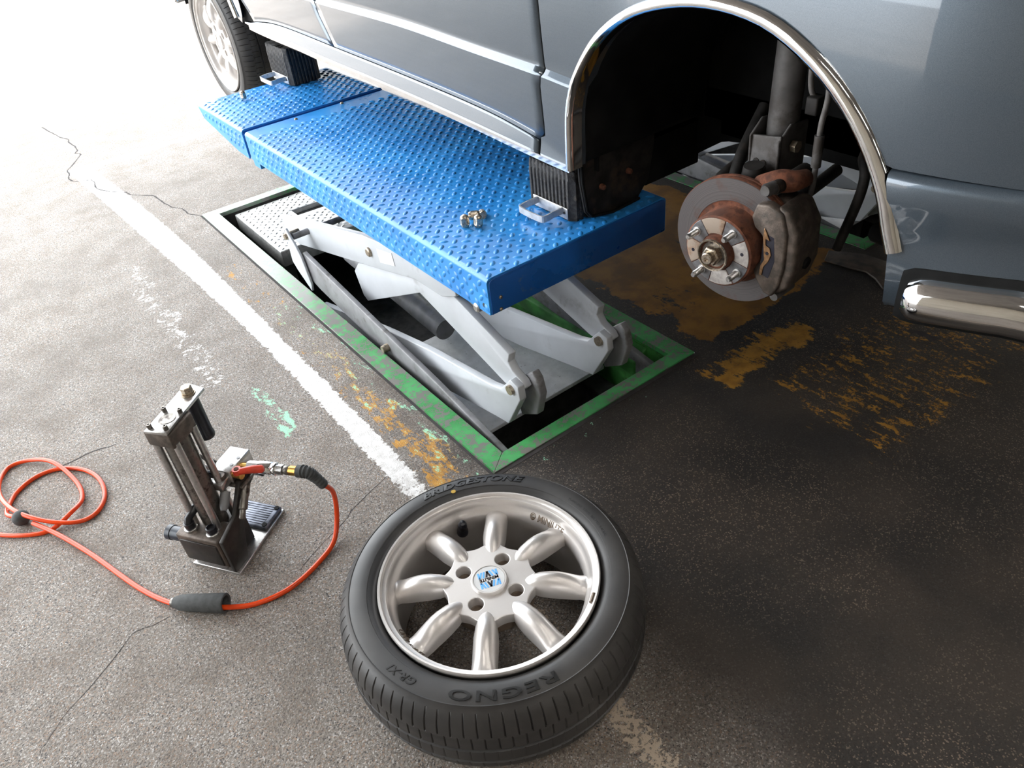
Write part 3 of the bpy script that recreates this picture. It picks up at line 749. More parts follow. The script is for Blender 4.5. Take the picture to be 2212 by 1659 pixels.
        zr = lambda r: interp([(.158, TW-.030), (.1605, TW-.029), (.1635, TW-.0235), (.1675, TW-.0195), (.172, TW-.015), (.1738, TW-.009)], r)
        rt_('cast_lettering', '© MINILITE', .0120, .1630, radians(23+4), .0001, xs=1.25, ext=.0009, mt=M_alloybrown, zf=lambda r: zr(r)-.0005, par=rim)
        rt_('cast_lettering', 'ENGLAND', .0110, .1635, radians(178+16), .0001, xs=1.25, ext=.0009, mt=M_alloybrown, zf=lambda r: zr(r)-.0005, par=rim, cw=True)
        # yellow balance dot and wheel weight
        a = radians(72.5); q = M @ Vector((.2085*cos(a), .2085*sin(a), TW+.0105))
        G().lathe([(.0001, .0004), (.0045, .0004), (.0048, -.0004), (.0001, -.0004)], Matrix.Translation(q), 14).obj('balance_dot', M_yellow, ty)
        a = radians(-57); MT = M @ Matrix.Rotation(a, 4, 'Z')
        G().tube([MT @ Vector((.1825*cos(b), .1825*sin(b), TW+.0075)) for b in (-.05, -.025, 0, .025, .05)], .0035, 8).obj('balance_weight', M_alloybrown, rim, smooth=40)
    return ty
# sits a touch proud of the paint; lies on its inner side
wh = thing('wheel', (.391, .739, 0), 'removed wheel with black tyre and eight-spoke silver alloy rim lying on the asphalt', 'wheel')
build_wheel(wh, Matrix.Translation((.391, .739, 0)), 'tire')

# ------------------------------------------------------------------ car
CX = 1.70
car = thing('car', (CX, 1.9, .50), 'blue-grey metallic hatchback with chrome arch trims raised on the blue lifts', 'car')
ZB = [(1.12, .601), (1.17, .603), (1.55, .624), (1.9, .637), (2.3, .647), (2.45, .653), (2.84, .661), (2.92, .667)]
ZC = [(1.12, .606), (1.166, .616), (1.264, .638), (1.45, .660), (1.77, .675), (2.2, .688), (2.5, .697), (2.65, .696), (2.78, .685), (2.86, .674), (2.92, .671)]
ZK = [(.2, .745), (1.14, .766), (1.24, .7725), (1.47, .7825), (1.79, .797), (2.2, .800), (3.0, .806), (4, .80)]
def zb(y): return sinterp(ZB, y)
def zc(y): return sinterp(ZC, y)
def zk(y): return sinterp(ZK, y)
def body_x(y, z):
    """inward offset measured to world x on the near side"""
    k = zk(y); c = zc(y) if 1.1 < y < 2.95 else k-.14
    L = max(0, min(1, (y-.95)/.13)); L = L*L*(3-2*L)
    if z <= c: x = .972-.009*min(1, (c-z)/.05)
    elif z <= k: x = .972-.003*((z-c)/(k-c))
    elif z <= k+.012: x = .969+.014*((z-k)/.012)
    elif z <= 1.0: t = (z-k-.012)/(1.0-k-.012); x = .983-.010*sin(t*pi*.62)
    else: x = .9738+(z-1.0)**1.6*.42
    if L < 1:
        x2 = .972 if z < .62 else .968+.30*(z-.83)**2 if z < 1.0 else .9767+(z-1.0)**1.6*.42
        x = x*L+x2*(1-L)
    # plan curvature at nose and tail
    if y < .62: x += .55*(.62-y)**2.35
    if y > 3.6: x += .55*(y-3.6)**2.2
    return x
def side_pt(y, z, s, off=0):
    x = body_x(y, z)+off
    return Vector((x if s < 0 else 2*CX-x, y, z))
def panel(name, s, yf, yr, levels, m=M_paint, ny=26, off=0, label=None, thick=.010):
    rows = []
    for lv in levels:
        row = []
        for i in range(ny+1):
            f = i/ny
            y = yf(1.0)+(yr(1.0)-yf(1.0))*f
            for _ in range(3):
                z = lv(y); y = yf(z)+(yr(z)-yf(z))*f
            row.append(side_pt(y, z, s, off))
        rows.append(row)
    g = G(); g.grid(rows)
    o = g.obj(name, m, car, smooth=25)
    so = o.modifiers.new('solid', 'SOLIDIFY'); so.thickness = thick; so.offset = -1
    # make sure thickness goes inward
    nrm = o.data.polygons[len(o.data.polygons)//2].normal
    if nrm.x*s < 0: o.data.flip_normals()
    if label: o['label'] = label
    return o
def lerp_levels(f0, f1, n): return [(lambda y, k=k: f0(y)+(f1(y)-f0(y))*k/n) for k in range(n+1)]
UP = [(lambda y, z=z: z+.02*(y-1.2)) for z in (.84, .88, .92, .96, 1.0, 1.04, 1.09, 1.14, 1.19)]
door_levels = lerp_levels(lambda y: zc(y)+.0015, lambda y: zk(y)-.001, 7)+[lambda y: zk(y)+.0008, lambda y: zk(y)+.004, lambda y: zk(y)+.008, lambda y: zk(y)+.0115, lambda y: zk(y)+.0135, lambda y: zk(y)+.022]+UP
def gapF(z): return interp([(.62, 1.262), (.645, 1.262), (.652, 1.245), (.763, 1.249), (.778, 1.241), (.79, 1.246), (.91, 1.2425), (1.25, 1.25)], z)
def gapM(z): return interp([(.66, 2.19), (.697, 2.205), (.765, 2.25), (.80, 2.262), (1.2, 2.27)], z)
def gapR(z): return interp([(.66, 2.80), (.70, 2.83), (.76, 2.90), (.85, 3.0), (1.2, 3.12)], z)
GP = .0022
ARC = [(1.158,.600), (1.157,.640), (1.155,.69), (1.150,.728), (1.134,.775), (1.104,.822), (1.065,.864), (1.012,.900), (.951,.925), (.875,.941), (.80,.944), (.724,.932), (.657,.903), (.600,.864), (.549,.811), (.510,.747), (.4925,.70), (.4775,.662), (.469,.640)]
ARC = [tuple(p) for p in spl([(a, b, 0) for a, b in ARC], 3)]; ARC = [(p[0], p[1]) for p in ARC]
def rarc(y, z): return (y+2.545-(.0), z-.0+.035)
for s in (-1, 1):
    sd_ = 'near' if s < 0 else 'far'
    panel('front_door', s, lambda z: gapF(z)+GP, lambda z: gapM(z)-GP, door_levels, ny=34)
    panel('rear_door', s, lambda z: gapM(z)+GP, lambda z: gapR(z)-GP, door_levels, ny=20)
    # sill
    lv = lerp_levels(zb, lambda y: zc(y)-.0015, 7)
    panel('sill', s, lambda z: 1.268, lambda z: 2.905, lv, ny=60, label='light-catching sill panel with a bowed top crease')
    # chrome strip along the sill bottom
    P = [side_pt(y, zb(y)-.004, s, .001) for y in [1.165+k*(2.86-1.165)/40 for k in range(41)]]
    G().tube(P, 0, sec=[(.006, -.004), (.006, .004), (0, .0055), (-.006, .004), (-.006, -.004)], upv=(0, 0, 1)).obj('sill_trim', M_chrome, car, smooth=40)
    # pinch weld flange
    rows = [[Vector((1.045 if s < 0 else 2*CX-1.045, y, z)) for y in (1.16, 2.9)] for z in (.573, .66)]
    rows = [[Vector((r.x, r.y, r.z+(r.y-1.16)*.012)) for r in q] for q in rows]
    o = G().grid(rows).obj('sill_flange', M_underblack, car); so = o.modifiers.new('s', 'SOLIDIFY'); so.thickness = .004
    # front fender: ruled surface between the arch and the outer boundary
    outer = [(gapF(.83)-.003, .83), (gapF(.9)-.003, .9), (1.243, 1.05), (1.243, 1.16), (1.10, 1.157), (.9, 1.155), (.7, 1.15), (.5, 1.14), (.3, 1.125), (.12, 1.10), (.10, 1.0), (.10, .90), (.12, .79), (.30, .789), (.495, .781)]
    inner = [p for p in ARC if not (p[0] < .6 and p[1] < .770) and not (p[0] > 1.09 and p[1] < .832)]; inner = [(interp([(q[1], q[0]) for q in ARC if q[0] > .9], .83), .83)]+inner
    NN = 90
    def resample(poly, n):
        d = [0]
        for a, b in zip(poly, poly[1:]): d.append(d[-1]+sqrt((a[0]-b[0])**2+(a[1]-b[1])**2))
        out = []
        for k in range(n+1):
            t = d[-1]*k/n; i = 0
            while i < len(d)-2 and d[i+1] < t: i += 1
            f = (t-d[i])/max(1e-9, d[i+1]-d[i]); out.append((poly[i][0]+(poly[i+1][0]-poly[i][0])*f, poly[i][1]+(poly[i+1][1]-poly[i][1])*f))
        return out
    I = resample(inner, NN); O = resample(outer, NN*2)
    # match outer param: use angle-balanced mapping
    key = [(0, 0), (.25, .22), (.5, .46), (.8, .72), (1, 1)]
    rows = []
    for q in range(25):
        f = (q/24)
        row = []
        for k in range(NN+1):
            u = sinterp(key, k/NN); oo = O[int(round(u*NN*2))]
            a = I[k]; y = a[0]+(oo[0]-a[0])*f; z = a[1]+(oo[1]-a[1])*f
            lip = 0
            row.append(side_pt(y, z, s, lip))
        rows.append(row)
    # turned-in lip
    lipr = [side_pt(a[0], a[1], s, .035) for a in I]
    g = G(); g.grid([lipr]+rows)
    arcz = [(q[1], q[0]) for q in ARC if q[0] > .9]
    lvs = [lambda y: .603+(y-1.15)*.03]+[lambda y, k=k: max(.604, zc(y)-.003+k*.01) for k in range(3)]+door_levels[2:12]+[lambda y, k=k: zk(y)+.022+(.83-zk(y)-.022)*k/4 for k in range(5)]
    rr_ = []
    for lv in lvs:
        row = []
        for i in range(15):
            f = i/14; y = 1.15
            for _ in range(4):
                z = lv(y); y = interp(arcz, z)+(gapF(z)-.003-interp(arcz, z))*f
            row.append(side_pt(y, lv(y), s, 0))
        rr_.append(row)
    g.grid(rr_); g.grid([[side_pt(interp(arcz, z), z, s, o_) for z in [.603+.0227*k for k in range(11)]] for o_ in (0, .035)])
    g.obj('front_fender', M_paint, car, smooth=25)
    # rear quarter
    RA = [(y+2.50, z+.035) for y, z in ARC]
    RA = [(y, max(z, .655)) for y, z in RA]
    I = resample(RA, NN); I = I[::-1]
    outer = [(2.93, .664), (2.91, .70), (gapR(.76)+.003, .76), (gapR(.85)+.003, .85), (gapR(1.0)+.003, 1.0), (3.12, 1.2), (3.5, 1.2), (3.9, 1.19), (4.1, 1.1), (4.1, .9), (4.05, .72), (3.9, .68), (3.70, .675)]
    O = resample(outer, NN)
    rows = [[side_pt(a[0]+(b[0]-a[0])*q/16, a[1]+(b[1]-a[1])*q/16, s, 0) for a, b in zip(I[:], O)] for q in range(17)]
    g = G(); g.grid([[side_pt(a[0], a[1], s, .035) for a in I]]+rows); g.obj('rear_quarter', M_paint, car, smooth=25)
    # chrome arch trims
    def trim(arc, nm, lab=None):
        P = [Vector(((.967 if s < 0 else 2*CX-.967)+(-s)*(.55*max(0, .62-y)**2.35), y, z)) for y, z in arc]
        g = G(); rows = []
        L = len(P)
        for i, p in enumerate(P):
            t = (P[min(i+1, L-1)]-P[max(i-1, 0)]).normalized(); nn = Vector((0, t.z, -t.y)); 
            cen = Vector((0, .82 if nm == 0 else 3.33, .60)); 
            if nn.dot(p-cen) < 0: nn = -nn
            ox = Vector((-1 if s < 0 else 1, 0, 0))
            wd = .0085+.0035*min(1, max(0, (1.1-arc[i][0])/.5)) if nm == 0 else .010
            sec = [(-.002, -.028), (-.004, -.004), (-.002, .004), (wd*.35, .0085), (wd, .0075), (wd*1.5, .0045), (wd*1.75, -.001), (wd*1.5, -.006)]
            rows.append([p+nn*a+ox*b for a, b in sec])
        g.grid(rows, closeu=True); g.cap(rows[0], True); g.cap(rows[-1])
        g.obj('arch_trim', M_chrome, car, smooth=50, **({'label': 'polished chrome wheel arch trim'}))
    trim([p for p in ARC if p[1] > .60 and not (p[0] < .6 and p[1] < .655)], 0); trim([p for p in RA], 1)
    # inner structure seen through the panel gaps, sits behind the doors
    rows = [[side_pt(y, z, s, .016) for y in [1.20+.06*k for k in range(30)]] for z in (.67, .76, .80, .9, 1.0, 1.16)]
    G().grid(rows).obj('inner_panel', M_underblack, car)
    # wheel liners
    for dy, dz, yc in ((0, 0, .82), (2.50, .035, 3.33)):
        A2 = [(y+dy, z+dz) for y, z in ARC]
        A2 = [((y-yc)*1.0+yc, z) for y, z in A2]
        xi = 1.37
        fx = lambda x: x if s < 0 else 2*CX-x
        g = G(); g.grid([[Vector((fx(x), y+(y-yc)*.02, z+.006)) for y, z in A2] for x in (1.0, 1.1, 1.2, 1.3, xi)])
        # inner wall
        low = [(1.50, .42), (1.28, .45), (1.20, .49), (1.10, .555), (.95, .575), (.70, .575), (.40, .57)] if dy == 0 else [(4, .62), (2.9, .62)]
        low = low[::-1]
        b = [Vector((fx(xi), y, z)) for y, z in A2]
        y0_, y1_ = (1.50, .38) if dy == 0 else (A2[0][0], A2[-1][0])
        c = [Vector((fx(xi), y0_+(y1_-y0_)*k/(len(A2)-1), interp(low, y0_+(y1_-y0_)*k/(len(A2)-1)))) for k in range(len(A2))]
        g.grid([b, c])
        o = g.obj('wheel_liner', M_underblack, car, smooth=60); so = o.modifiers.new('s', 'SOLIDIFY'); so.thickness = .006
# mud flap behind the front wheel (near side)
fl = [(1.012, .735), (1.002, .70), (.998, .64), (1.0, .56), (1.012, .485), (1.024, .470), (1.09, .458), (1.17, .462), (1.205, .50), (1.222, .58), (1.225, .74)]
g = G(); g.plate(fl, (0, 1.172, 0), (1, 0, 0), (0, 0, 1), -.006); g.obj('mud_flap', M_under, car, bev=.002, label='black moulded mud flap behind the front wheel arch')
g = G(); g.tube([(1.004, 1.166, .70), (1.0, 1.166, .64), (1.002, 1.166, .56), (1.014, 1.166, .49), (1.026, 1.166, .474), (1.09, 1.166, .462), (1.17, 1.166, .466)], .0035, 8).obj('flap_rim', M_underblack, car, smooth=50)
for x, z in ((1.045, .665), (1.06, .53), (1.14, .54)): G().rod([((x, 1.172, z), .007), ((x, 1.1625, z), .006), ((x, 1.160, z), .003)], 10).obj('flap_screw', M_rust, car, smooth=40)
# side liner flap closing the rear of the arch down to the floor pan
G().box((1.03, 1.178, .58), (1.38, 1.200, .74)).box((1.20, 1.178, .48), (1.38, 1.20, .62)).obj('splash_shield', M_underblack, car, bev=.004)
# underbody
G().box((1.06, 1.20, .625), (2.34, 2.92, .665)).box((1.37, .28, .60), (2.03, 1.22, .665)).box((1.37, 2.9, .66), (2.03, 4.0, .70)).obj('floor_pan', M_underblack, car)
# hood, roof, glasshouse, ends
def xs_(y, z): return body_x(y, z)
rows = []
for y, z in ((.10, 1.10), (.3, 1.13), (.6, 1.16), (.9, 1.175), (1.22, 1.18)):
    x0 = body_x(y, 1.15)+.01; rows.append([Vector((x0+(2*CX-2*x0)*k/12, y, z+.05*(1-(2*k/12-1)**4)-.01)) for k in range(13)])
G().grid(rows).obj('hood', M_paint, car, smooth=30)
rows = []
for y, z, ins in ((1.22, 1.19, .06), (1.75, 1.62, .16), (2.6, 1.66, .17), (3.5, 1.60, .18), (4.0, 1.19, .12)):
    rows.append([Vector((.975+ins+(1.45-2*ins)*k/10, y, z+.03*(1-(2*k/10-1)**2))) for k in range(11)])
G().grid(rows[1:4]).obj('roof', M_paint, car, smooth=30)
G().grid(rows[0:2]).obj('windscreen', M_glass, car, smooth=30); G().grid(rows[3:5]).obj('rear_window', M_glass, car, smooth=30)
for s in (-1, 1):
    fx = lambda x: x if s < 0 else 2*CX-x
    lo = [(1.22, 1.19, 1.02), (1.75, 1.20, 1.0), (2.6, 1.21, 1.0), (3.5, 1.21, 1.02), (4.0, 1.19, 1.08)]; hi = [(1.22, 1.195, 1.035), (1.75, 1.62, 1.135), (2.6, 1.66, 1.145), (3.5, 1.60, 1.155), (4.0, 1.195, 1.095)]
    G().grid([[Vector((fx(x), y, z)) for y, z, x in lo], [Vector((fx(x), y, z)) for y, z, x in hi]]).obj('side_window', M_glass, car)
# front bumper: cover wraps round the corner
def bx(y, z): return body_x(max(y, .05), z)
BP = [(.472, 0), (.43, 0), (.38, 0), (.33, 0), (.28, 0), (.23, 0), (.19, 0), (.155, 0), (.13, 0), (.11, 0)]
nose = []
def plan():
    out = [(body_x(y, .9), y) for y in [.478-.0135*k for k in range(28)]]
    x0, y0 = out[-1]
    for k in range(1, 19):
        f = k/18; out.append((x0+(CX-x0)*f, y0-.10*sin(f*pi/2)))
    return out
PL = plan(); PL += [(2*CX-x, y) for x, y in PL[::-1][1:]]
def rise(i):
    i = min(i, len(PL)-1-i); return min(.026, .0021*i)
def wrap(sec, closed=False, lo=0, hi=None, yoff=0):
    rows = []
    L = len(PL)
    for i in range(lo, hi or L):
        p = Vector((*PL[i], 0)); t = (Vector((*PL[min(i+1, L-1)], 0))-Vector((*PL[max(i-1, 0)], 0))).normalized()
        nn = Vector((-t.y, t.x, 0)); nn = nn if nn.dot(p-Vector((CX, 1, 0))) > 0 else -nn
        rows.append([Vector((p.x+nn.x*a, p.y+nn.y*a+(interp([(.57, -.008), (.66, 0), (.785, .022)], z) if i in (0, L-1) else 0), z+rise(i)*(.35 if z > .7 else 1))) for a, z in (sec(i) if callable(sec) else sec)])
    return rows
g = G(); r_ = wrap([(-.03, .780), (.002, .779), (.010, .775), (.014, .766), (.010, .735), (.004, .70), (.000, .675), (.001, .66), (-.002, .62), (-.004, .58), (-.012, .570), (-.05, .567)])
g.grid(r_); g.obj('front_bumper', M_paint, car, smooth=40, label='blue-grey bumper cover with a highlighted top edge')
g = G(); g.grid([[Vector((q.x+.03, q.y, q.z)) for q in r] for r in wrap([(0, .83), (0, .60)])[:30]]); g.obj('bumper_backing', M_underblack, car)
# dark groove round the chrome corner bar, and the bar
def barsec(i, grow, depth):
    i = min(i, len(PL)); f = min(1, (i+.9)/2.6); hh = (.004+.031*sqrt(max(0, 1-(1-f)**2)))+grow
    zc_ = .599
    return [(depth*cos(a)*min(1, .3+f), zc_+hh*sin(a)) for a in [pi/2-pi*k/12 for k in range(13)]]+[(-.012, zc_-hh), (-.012, zc_+hh)]
g = G(); r_ = wrap(lambda i: barsec(min(i, len(PL)-1-i)-2, .010, .007), lo=2, hi=len(PL)-2); g.grid(r_, closeu=True); g.cap(r_[0]); g.obj('bumper_gasket', M_underblack, car, smooth=60)
g = G(); r_ = wrap(lambda i: barsec(min(i, len(PL)-1-i)-3, 0, .036), lo=3, hi=len(PL)-3); g.grid(r_, closeu=True); g.cap(r_[0]); g.obj('bumper_bar', M_chrome, car, smooth=60, label='polished chrome corner bar let into the bumper')
g = G(); g.box((1.1, .03, .79), (2.3, .09, 1.10)); g.obj('grille', M_black, car, bev=.01)
G().box((1.05, 4.02, .70), (2.35, 4.12, 1.15)).obj('tailgate', M_paint, car, bev=.03)
# headlights
for x in (1.22, 2.18): G().rod([((x, .02, .95), .085), ((x, .05, .95), .095), ((x, .10, .95), .095)], 28).obj('headlight', M_glass, car, smooth=40)

# rear wheel on the car (near side), and far side
RWM = frame((1.0+TW*.96, 3.36, .535), (0, -1, 0), (0, 0, 1), (-1, 0, 0))
build_wheel(car, RWM, 'rear_wheel', sub=True)
for nm, yc, zc2 in (('rear_wheel', 3.36, .535), ('front_wheel', .82, .53)):
    FM = frame((2.40-TW*.9, yc, zc2), (0, 1, 0), (0, 0, 1), (1, 0, 0)); build_wheel(car, FM, nm, sub=True)

# brake and suspension, near front corner
th = -.12
E1 = Vector((sin(th), cos(th), 0)); E2 = Vector((0, 0, 1)); NV = Vector((-cos(th), sin(th), 0))
DISC_O = (1.05, .806, .531)
BF = frame(DISC_O, E1, E2, NV)
M_df = disc_face()
# vented disc: rusty edge and hat, ground faces
disc = G().lathe([(.1215, 0), (.1225, -.002), (.1225, -.0075), (.118, -.0085), (.118, -.0125), (.1225, -.0135), (.1225, -.019), (.121, -.021), (.07, -.021), (.07, .0), ], BF, 96, closed=True).obj('brake_disc', M_rust, car, smooth=35, label='vented brake disc with rusty edge and worn grey face')
G().lathe([(.1212, .0002), (.1205, .0012), (.0800, .0012), (.0795, .0002)], BF, 96).obj('friction_face', M_df, disc, smooth=35)
G().lathe([(.0798, .0006), (.0790, .0002), (.0715, .0008), (.0700, .0030), (.0695, .040), (.0685, .0450), (.0660, .0470), (.02, .0470)], BF, 72).obj('disc_hat', M_rust, disc, smooth=35)
BF0 = BF; BF = BF0 @ Matrix.Translation((0, 0, .012))
# hat face: grey cleaned quadrants and rusty sectors
def sector(r0, r1, a0, a1, z0, z1, n=10):
    out = [(r1*cos(a0+(a1-a0)*k/n), r1*sin(a0+(a1-a0)*k/n)) for k in range(n+1)]+[(r0*cos(a1-(a1-a0)*k/n), r0*sin(a1-(a1-a0)*k/n)) for k in range(n+1)]
    return G().plate(out, (0, 0, z0), (1, 0, 0), (0, 1, 0), z1-z0, BF)
M_facegrey = mat('cleaned hub face', (.19, .19, .20), .4, .7, var=.12, vs=90)
M_facelt = mat('pale scale on hub', (.38, .35, .33), .6, .2, var=.1, vs=120, bump=.3)
ang = [radians(33+90*k) for k in range(4)]
for k, a in enumerate(ang):
    sector(.034, .0655, a-.36, a+.36, .0345, .0362).obj('face_segment', M_facegrey, disc, bev=.0006, seg=1)
    a2 = a+pi/4
    sector(.036, .0650, a2-.40, a2+.40, .0345, .0368).obj('face_segment', [M_rustlt, M_facelt, M_facelt, M_rustlt][k], disc, bev=.001, label='flaking tan scale segment' if k in (0, 3) else 'flaking pale scale segment')
for a in (radians(-12), radians(168)):
    p = Vector((.052*cos(a), .052*sin(a), 0)); G().rod([(p+Vector((0, 0, .0365)), .0035), (p+Vector((0, 0, .0372)), .0033)], 12, M=BF).obj('extractor_hole', M_logoblack, disc)
for a in ang:
    p = Vector((.0530*cos(a), .0530*sin(a), 0)); z = lambda q: p+Vector((0, 0, q))
    st = [(z(.034), .0085), (z(.038), .0085), (z(.0385), .0060)]
    for k in range(14): st += [(z(.040+k*.0016), .0060), (z(.0408+k*.0016), .0054)]
    st += [(z(.063), .0052), (z(.0665), .0040)]
    G().rod(st, 16, M=BF).obj('wheel_stud', M_steel, disc, smooth=35)
hub = G().lathe([(.033, .034), (.0325, .045), (.0305, .050), (.0302, .053), (.0285, .0535), (.0275, .050), (.027, .045), (.012, .045)], BF, 48).obj('wheel_hub', M_rust, car, smooth=35)
G().lathe([(.0304, .0495), (.0312, .052), (.0300, .0545), (.0280, .0542), (.0272, .048)], BF, 48).obj('hub_rim', M_nut, hub, smooth=35)
G().rod([((0, 0, .044), .0245), ((0, 0, .046), .0245)], 32, M=BF).obj('hub_washer', M_steeldk, hub, smooth=35)
G().rod([((0, 0, .046), .0185), ((0, 0, .058), .0185), ((0, 0, .060), .0155)], 6, M=BF).obj('hub_nut', M_nut, hub, bev=.0012)
G().rod([((0, 0, .055), .0115), ((0, 0, .069), .0112), ((0, 0, .0705), .0095), ((0, 0, .0705), .004), ((0, 0, .0685), .0035)], 24, M=BF).obj('axle_end', M_nut, hub, smooth=35)
BF = BF0
# dust shield + knuckle
G().lathe([(.02, -.030), (.085, -.026), (.10, -.030), (.10, -.033), (.02, -.036)], BF, 48).obj('dust_shield', M_under, car, smooth=35)
def loc(a, b, c): return BF @ Vector((a, b, c))
kn = G(); kn.tube([loc(.0, -.10, -.055), loc(0, -.04, -.06), loc(0, .03, -.06), loc(.0, .09, -.055), loc(.0, .13, -.05)], [.02, .032, .036, .026, .018], 14); kn.obj('steering_knuckle', M_under, car, smooth=50)
BF0 = BF; BF = BF0 @ Matrix.Translation((.022, .022, 0))
# caliper, at the front (low y) side of the disc -> negative E1
def BFplate(nm, poly, z0, z1, m_, bev=.004, **k): return G().plate(poly, (0, 0, z0), (1, 0, 0), (0, 1, 0), z1-z0, BF).obj(nm, m_, car, bev=bev, seg=3, **k)
out = [(-.070, .052), (-.078, .078), (-.100, .082), (-.128, .070), (-.140, .035), (-.142, -.03), (-.136, -.070), (-.125, -.092), (-.108, -.088), (-.090, -.065), (-.082, -.045), (-.094, -.03), (-.100, .0), (-.094, .022), (-.078, .034)]
cal = BFplate('caliper', out, .004, .026, M_cast, .005, label='grey-brown cast brake caliper gripping the disc')
br = [(-.112, .080), (-.135, .074), (-.156, .040), (-.160, -.03), (-.150, -.070), (-.128, -.090), (-.122, -.06), (-.124, .05)]
G().plate(br, (0, 0, -.065), (1, 0, 0), (0, 1, 0), .085, BF).obj('caliper_bridge', M_cast, cal, bev=.008, seg=3)
G().plate([(-.06, .05), (-.09, .075), (-.13, .06), (-.14, 0), (-.135, -.06), (-.11, -.08), (-.08, -.05), (-.07, 0)], (0, 0, -.075), (1, 0, 0), (0, 1, 0), .045, BF).obj('caliper_body', M_cast, cal, bev=.008, seg=3)
G().rod([(Vector((-.092, .100, .0)), .011), (Vector((-.092, .098, -.03)), .013), (Vector((-.095, .096, -.10)), .015)], 16, M=BF).obj('slide_pin', M_under, cal, smooth=40)
G().rod([(Vector((-.088, .102, .022)), .009), (Vector((-.088, .102, .016)), .0115), (Vector((-.09, .10, -.004)), .0115)], 16, M=BF).obj('pin_boot', M_strut, cal, smooth=40)
G().rod([(Vector((-.124, -.098, .012)), .008), (Vector((-.124, -.098, -.045)), .010)], 14, M=BF).obj('slide_pin', M_strut, cal, smooth=40)
clip = [(-.0985, .040), (-.1050, .030), (-.1120, .018), (-.1035, .020), (-.1045, .008), (-.1130, .004), (-.1170, -.008), (-.1130, -.022), (-.1050, -.035), (-.1040, -.052), (-.0980, -.052), (-.0990, -.033), (-.1050, -.020), (-.1030, -.010), (-.1010, .004), (-.0985, .020)]
M_clip = mat('tan spring clip', (.30, .17, .085), .45, .6, var=.15, vs=150)
G().plate(clip, (0, 0, .0265), (1, 0, 0), (0, 1, 0), .002, BF).obj('spring_clip', M_clip, cal, bev=.0007, seg=1)
G().plate([(-.098, .03), (-.118, .025), (-.124, -.02), (-.116, -.055), (-.098, -.05)], (0, 0, .0255), (1, 0, 0), (0, 1, 0), .0008, BF).obj('pad_window', M_logoblack, cal)
p = Vector((-.1095, -.006, 0)); G().rod([(p+Vector((0, 0, .028)), .0035), (p+Vector((0, 0, .0292)), .003)], 12, M=BF).obj('clip_hole', M_logoblack, cal)
p = Vector((-.1605, -.018, 0)); G().rod([(loc(-.158, -.03, -.02), .012), (loc(-.1635, -.031, -.02), .010)], 14).obj('bleed_recess', M_underblack, cal, smooth=40)
# upper caliper mount arm (rusty bulge behind the disc top)
G().tube(spl([loc(-.045, .085, -.035), loc(-.075, .098, -.030), loc(-.09, .100, -.035), loc(-.105, .100, -.045), loc(-.115, .10, -.07)], 5), [.014+.006*sin(k/20*pi) for k in range(21)], 14).obj('caliper_bracket', M_rust, car, smooth=60)
BF = BF0
# strut
sx, sy = 1.175, .815
G().rod([((sx, sy-.004, .66), .0265), ((sx, sy, .70), .0275), ((sx+.004, sy, .88), .0275), ((sx+.004, sy, .885), .034), ((sx+.004, sy, .895), .034), ((sx+.004, sy, .90), .028), ((sx+.005, sy, .96), .028)], 28).obj('strut', M_strut, car, smooth=40, label='dusty grey suspension damper tube')
G().tube([(sx+.005+.055*cos(a), sy+.055*sin(a), .90+a*.0045) for a in [k*.35 for k in range(40)]], .006, 8).obj('coil_spring', M_under, car, smooth=60)
bk = G()
for yy in (-.032, .028): bk.plate([(sx-.045, .60), (sx+.03, .60), (sx+.03, .72), (sx-.02, .725), (sx-.05, .70)], (0, sy+yy, 0), (1, 0, 0), (0, 0, 1), -.005)
bk.plate([(sy-.032, .60), (sy+.033, .60), (sy+.033, .70), (sy-.032, .71)], (sx-.046, 0, 0), (0, 1, 0), (0, 0, 1), .006)
bk = bk.obj('strut_bracket', M_strut, car, bev=.002)
me = text_mesh('98', .03, .0008, .0004)
for v in me.vertices: v.co = Vector((sx-.0468-v.co.z, sy+.022-v.co.x, .640+v.co.y))
me.materials.append(M_under); o = bpy.data.objects.new('stamped_mark', me); COL.objects.link(o); fin(o, bk)
for z in (.625, .685): G().rod([((sx-.012, sy-.045, z), .011), ((sx-.012, sy-.034, z), .011)], 6).obj('bracket_bolt', M_bolt, bk, bev=.001)
# brake hose / sensor wire with loop
G().tube(spl([(1.16, .755, .585), (1.15, .735, .592), (1.145, .720, .625), (1.15, .722, .68), (1.152, .725, .735), (1.155, .722, .780), (1.16, .730, .825), (1.16, .748, .845), (1.165, .765, .825), (1.17, .765, .785), (1.18, .755, .76)], 7), .0050, 10).obj('brake_hose', M_hosegrey, car, smooth=60)
G().rod([((1.151, .7225, .665), .0085), ((1.152, .7245, .72), .0085)], 12).obj('hose_ferrule', M_strut, car, smooth=40)
G().box((1.158, .742, .745), (1.185, .765, .775)).obj('hose_clip', M_under, car, bev=.003)
G().tube(spl([(1.11, .80, .615), (1.10, .83, .625), (1.11, .85, .615), (1.14, .845, .60)], 6), .005, 10).obj('sensor_wire', M_hosegrey, car, smooth=60)
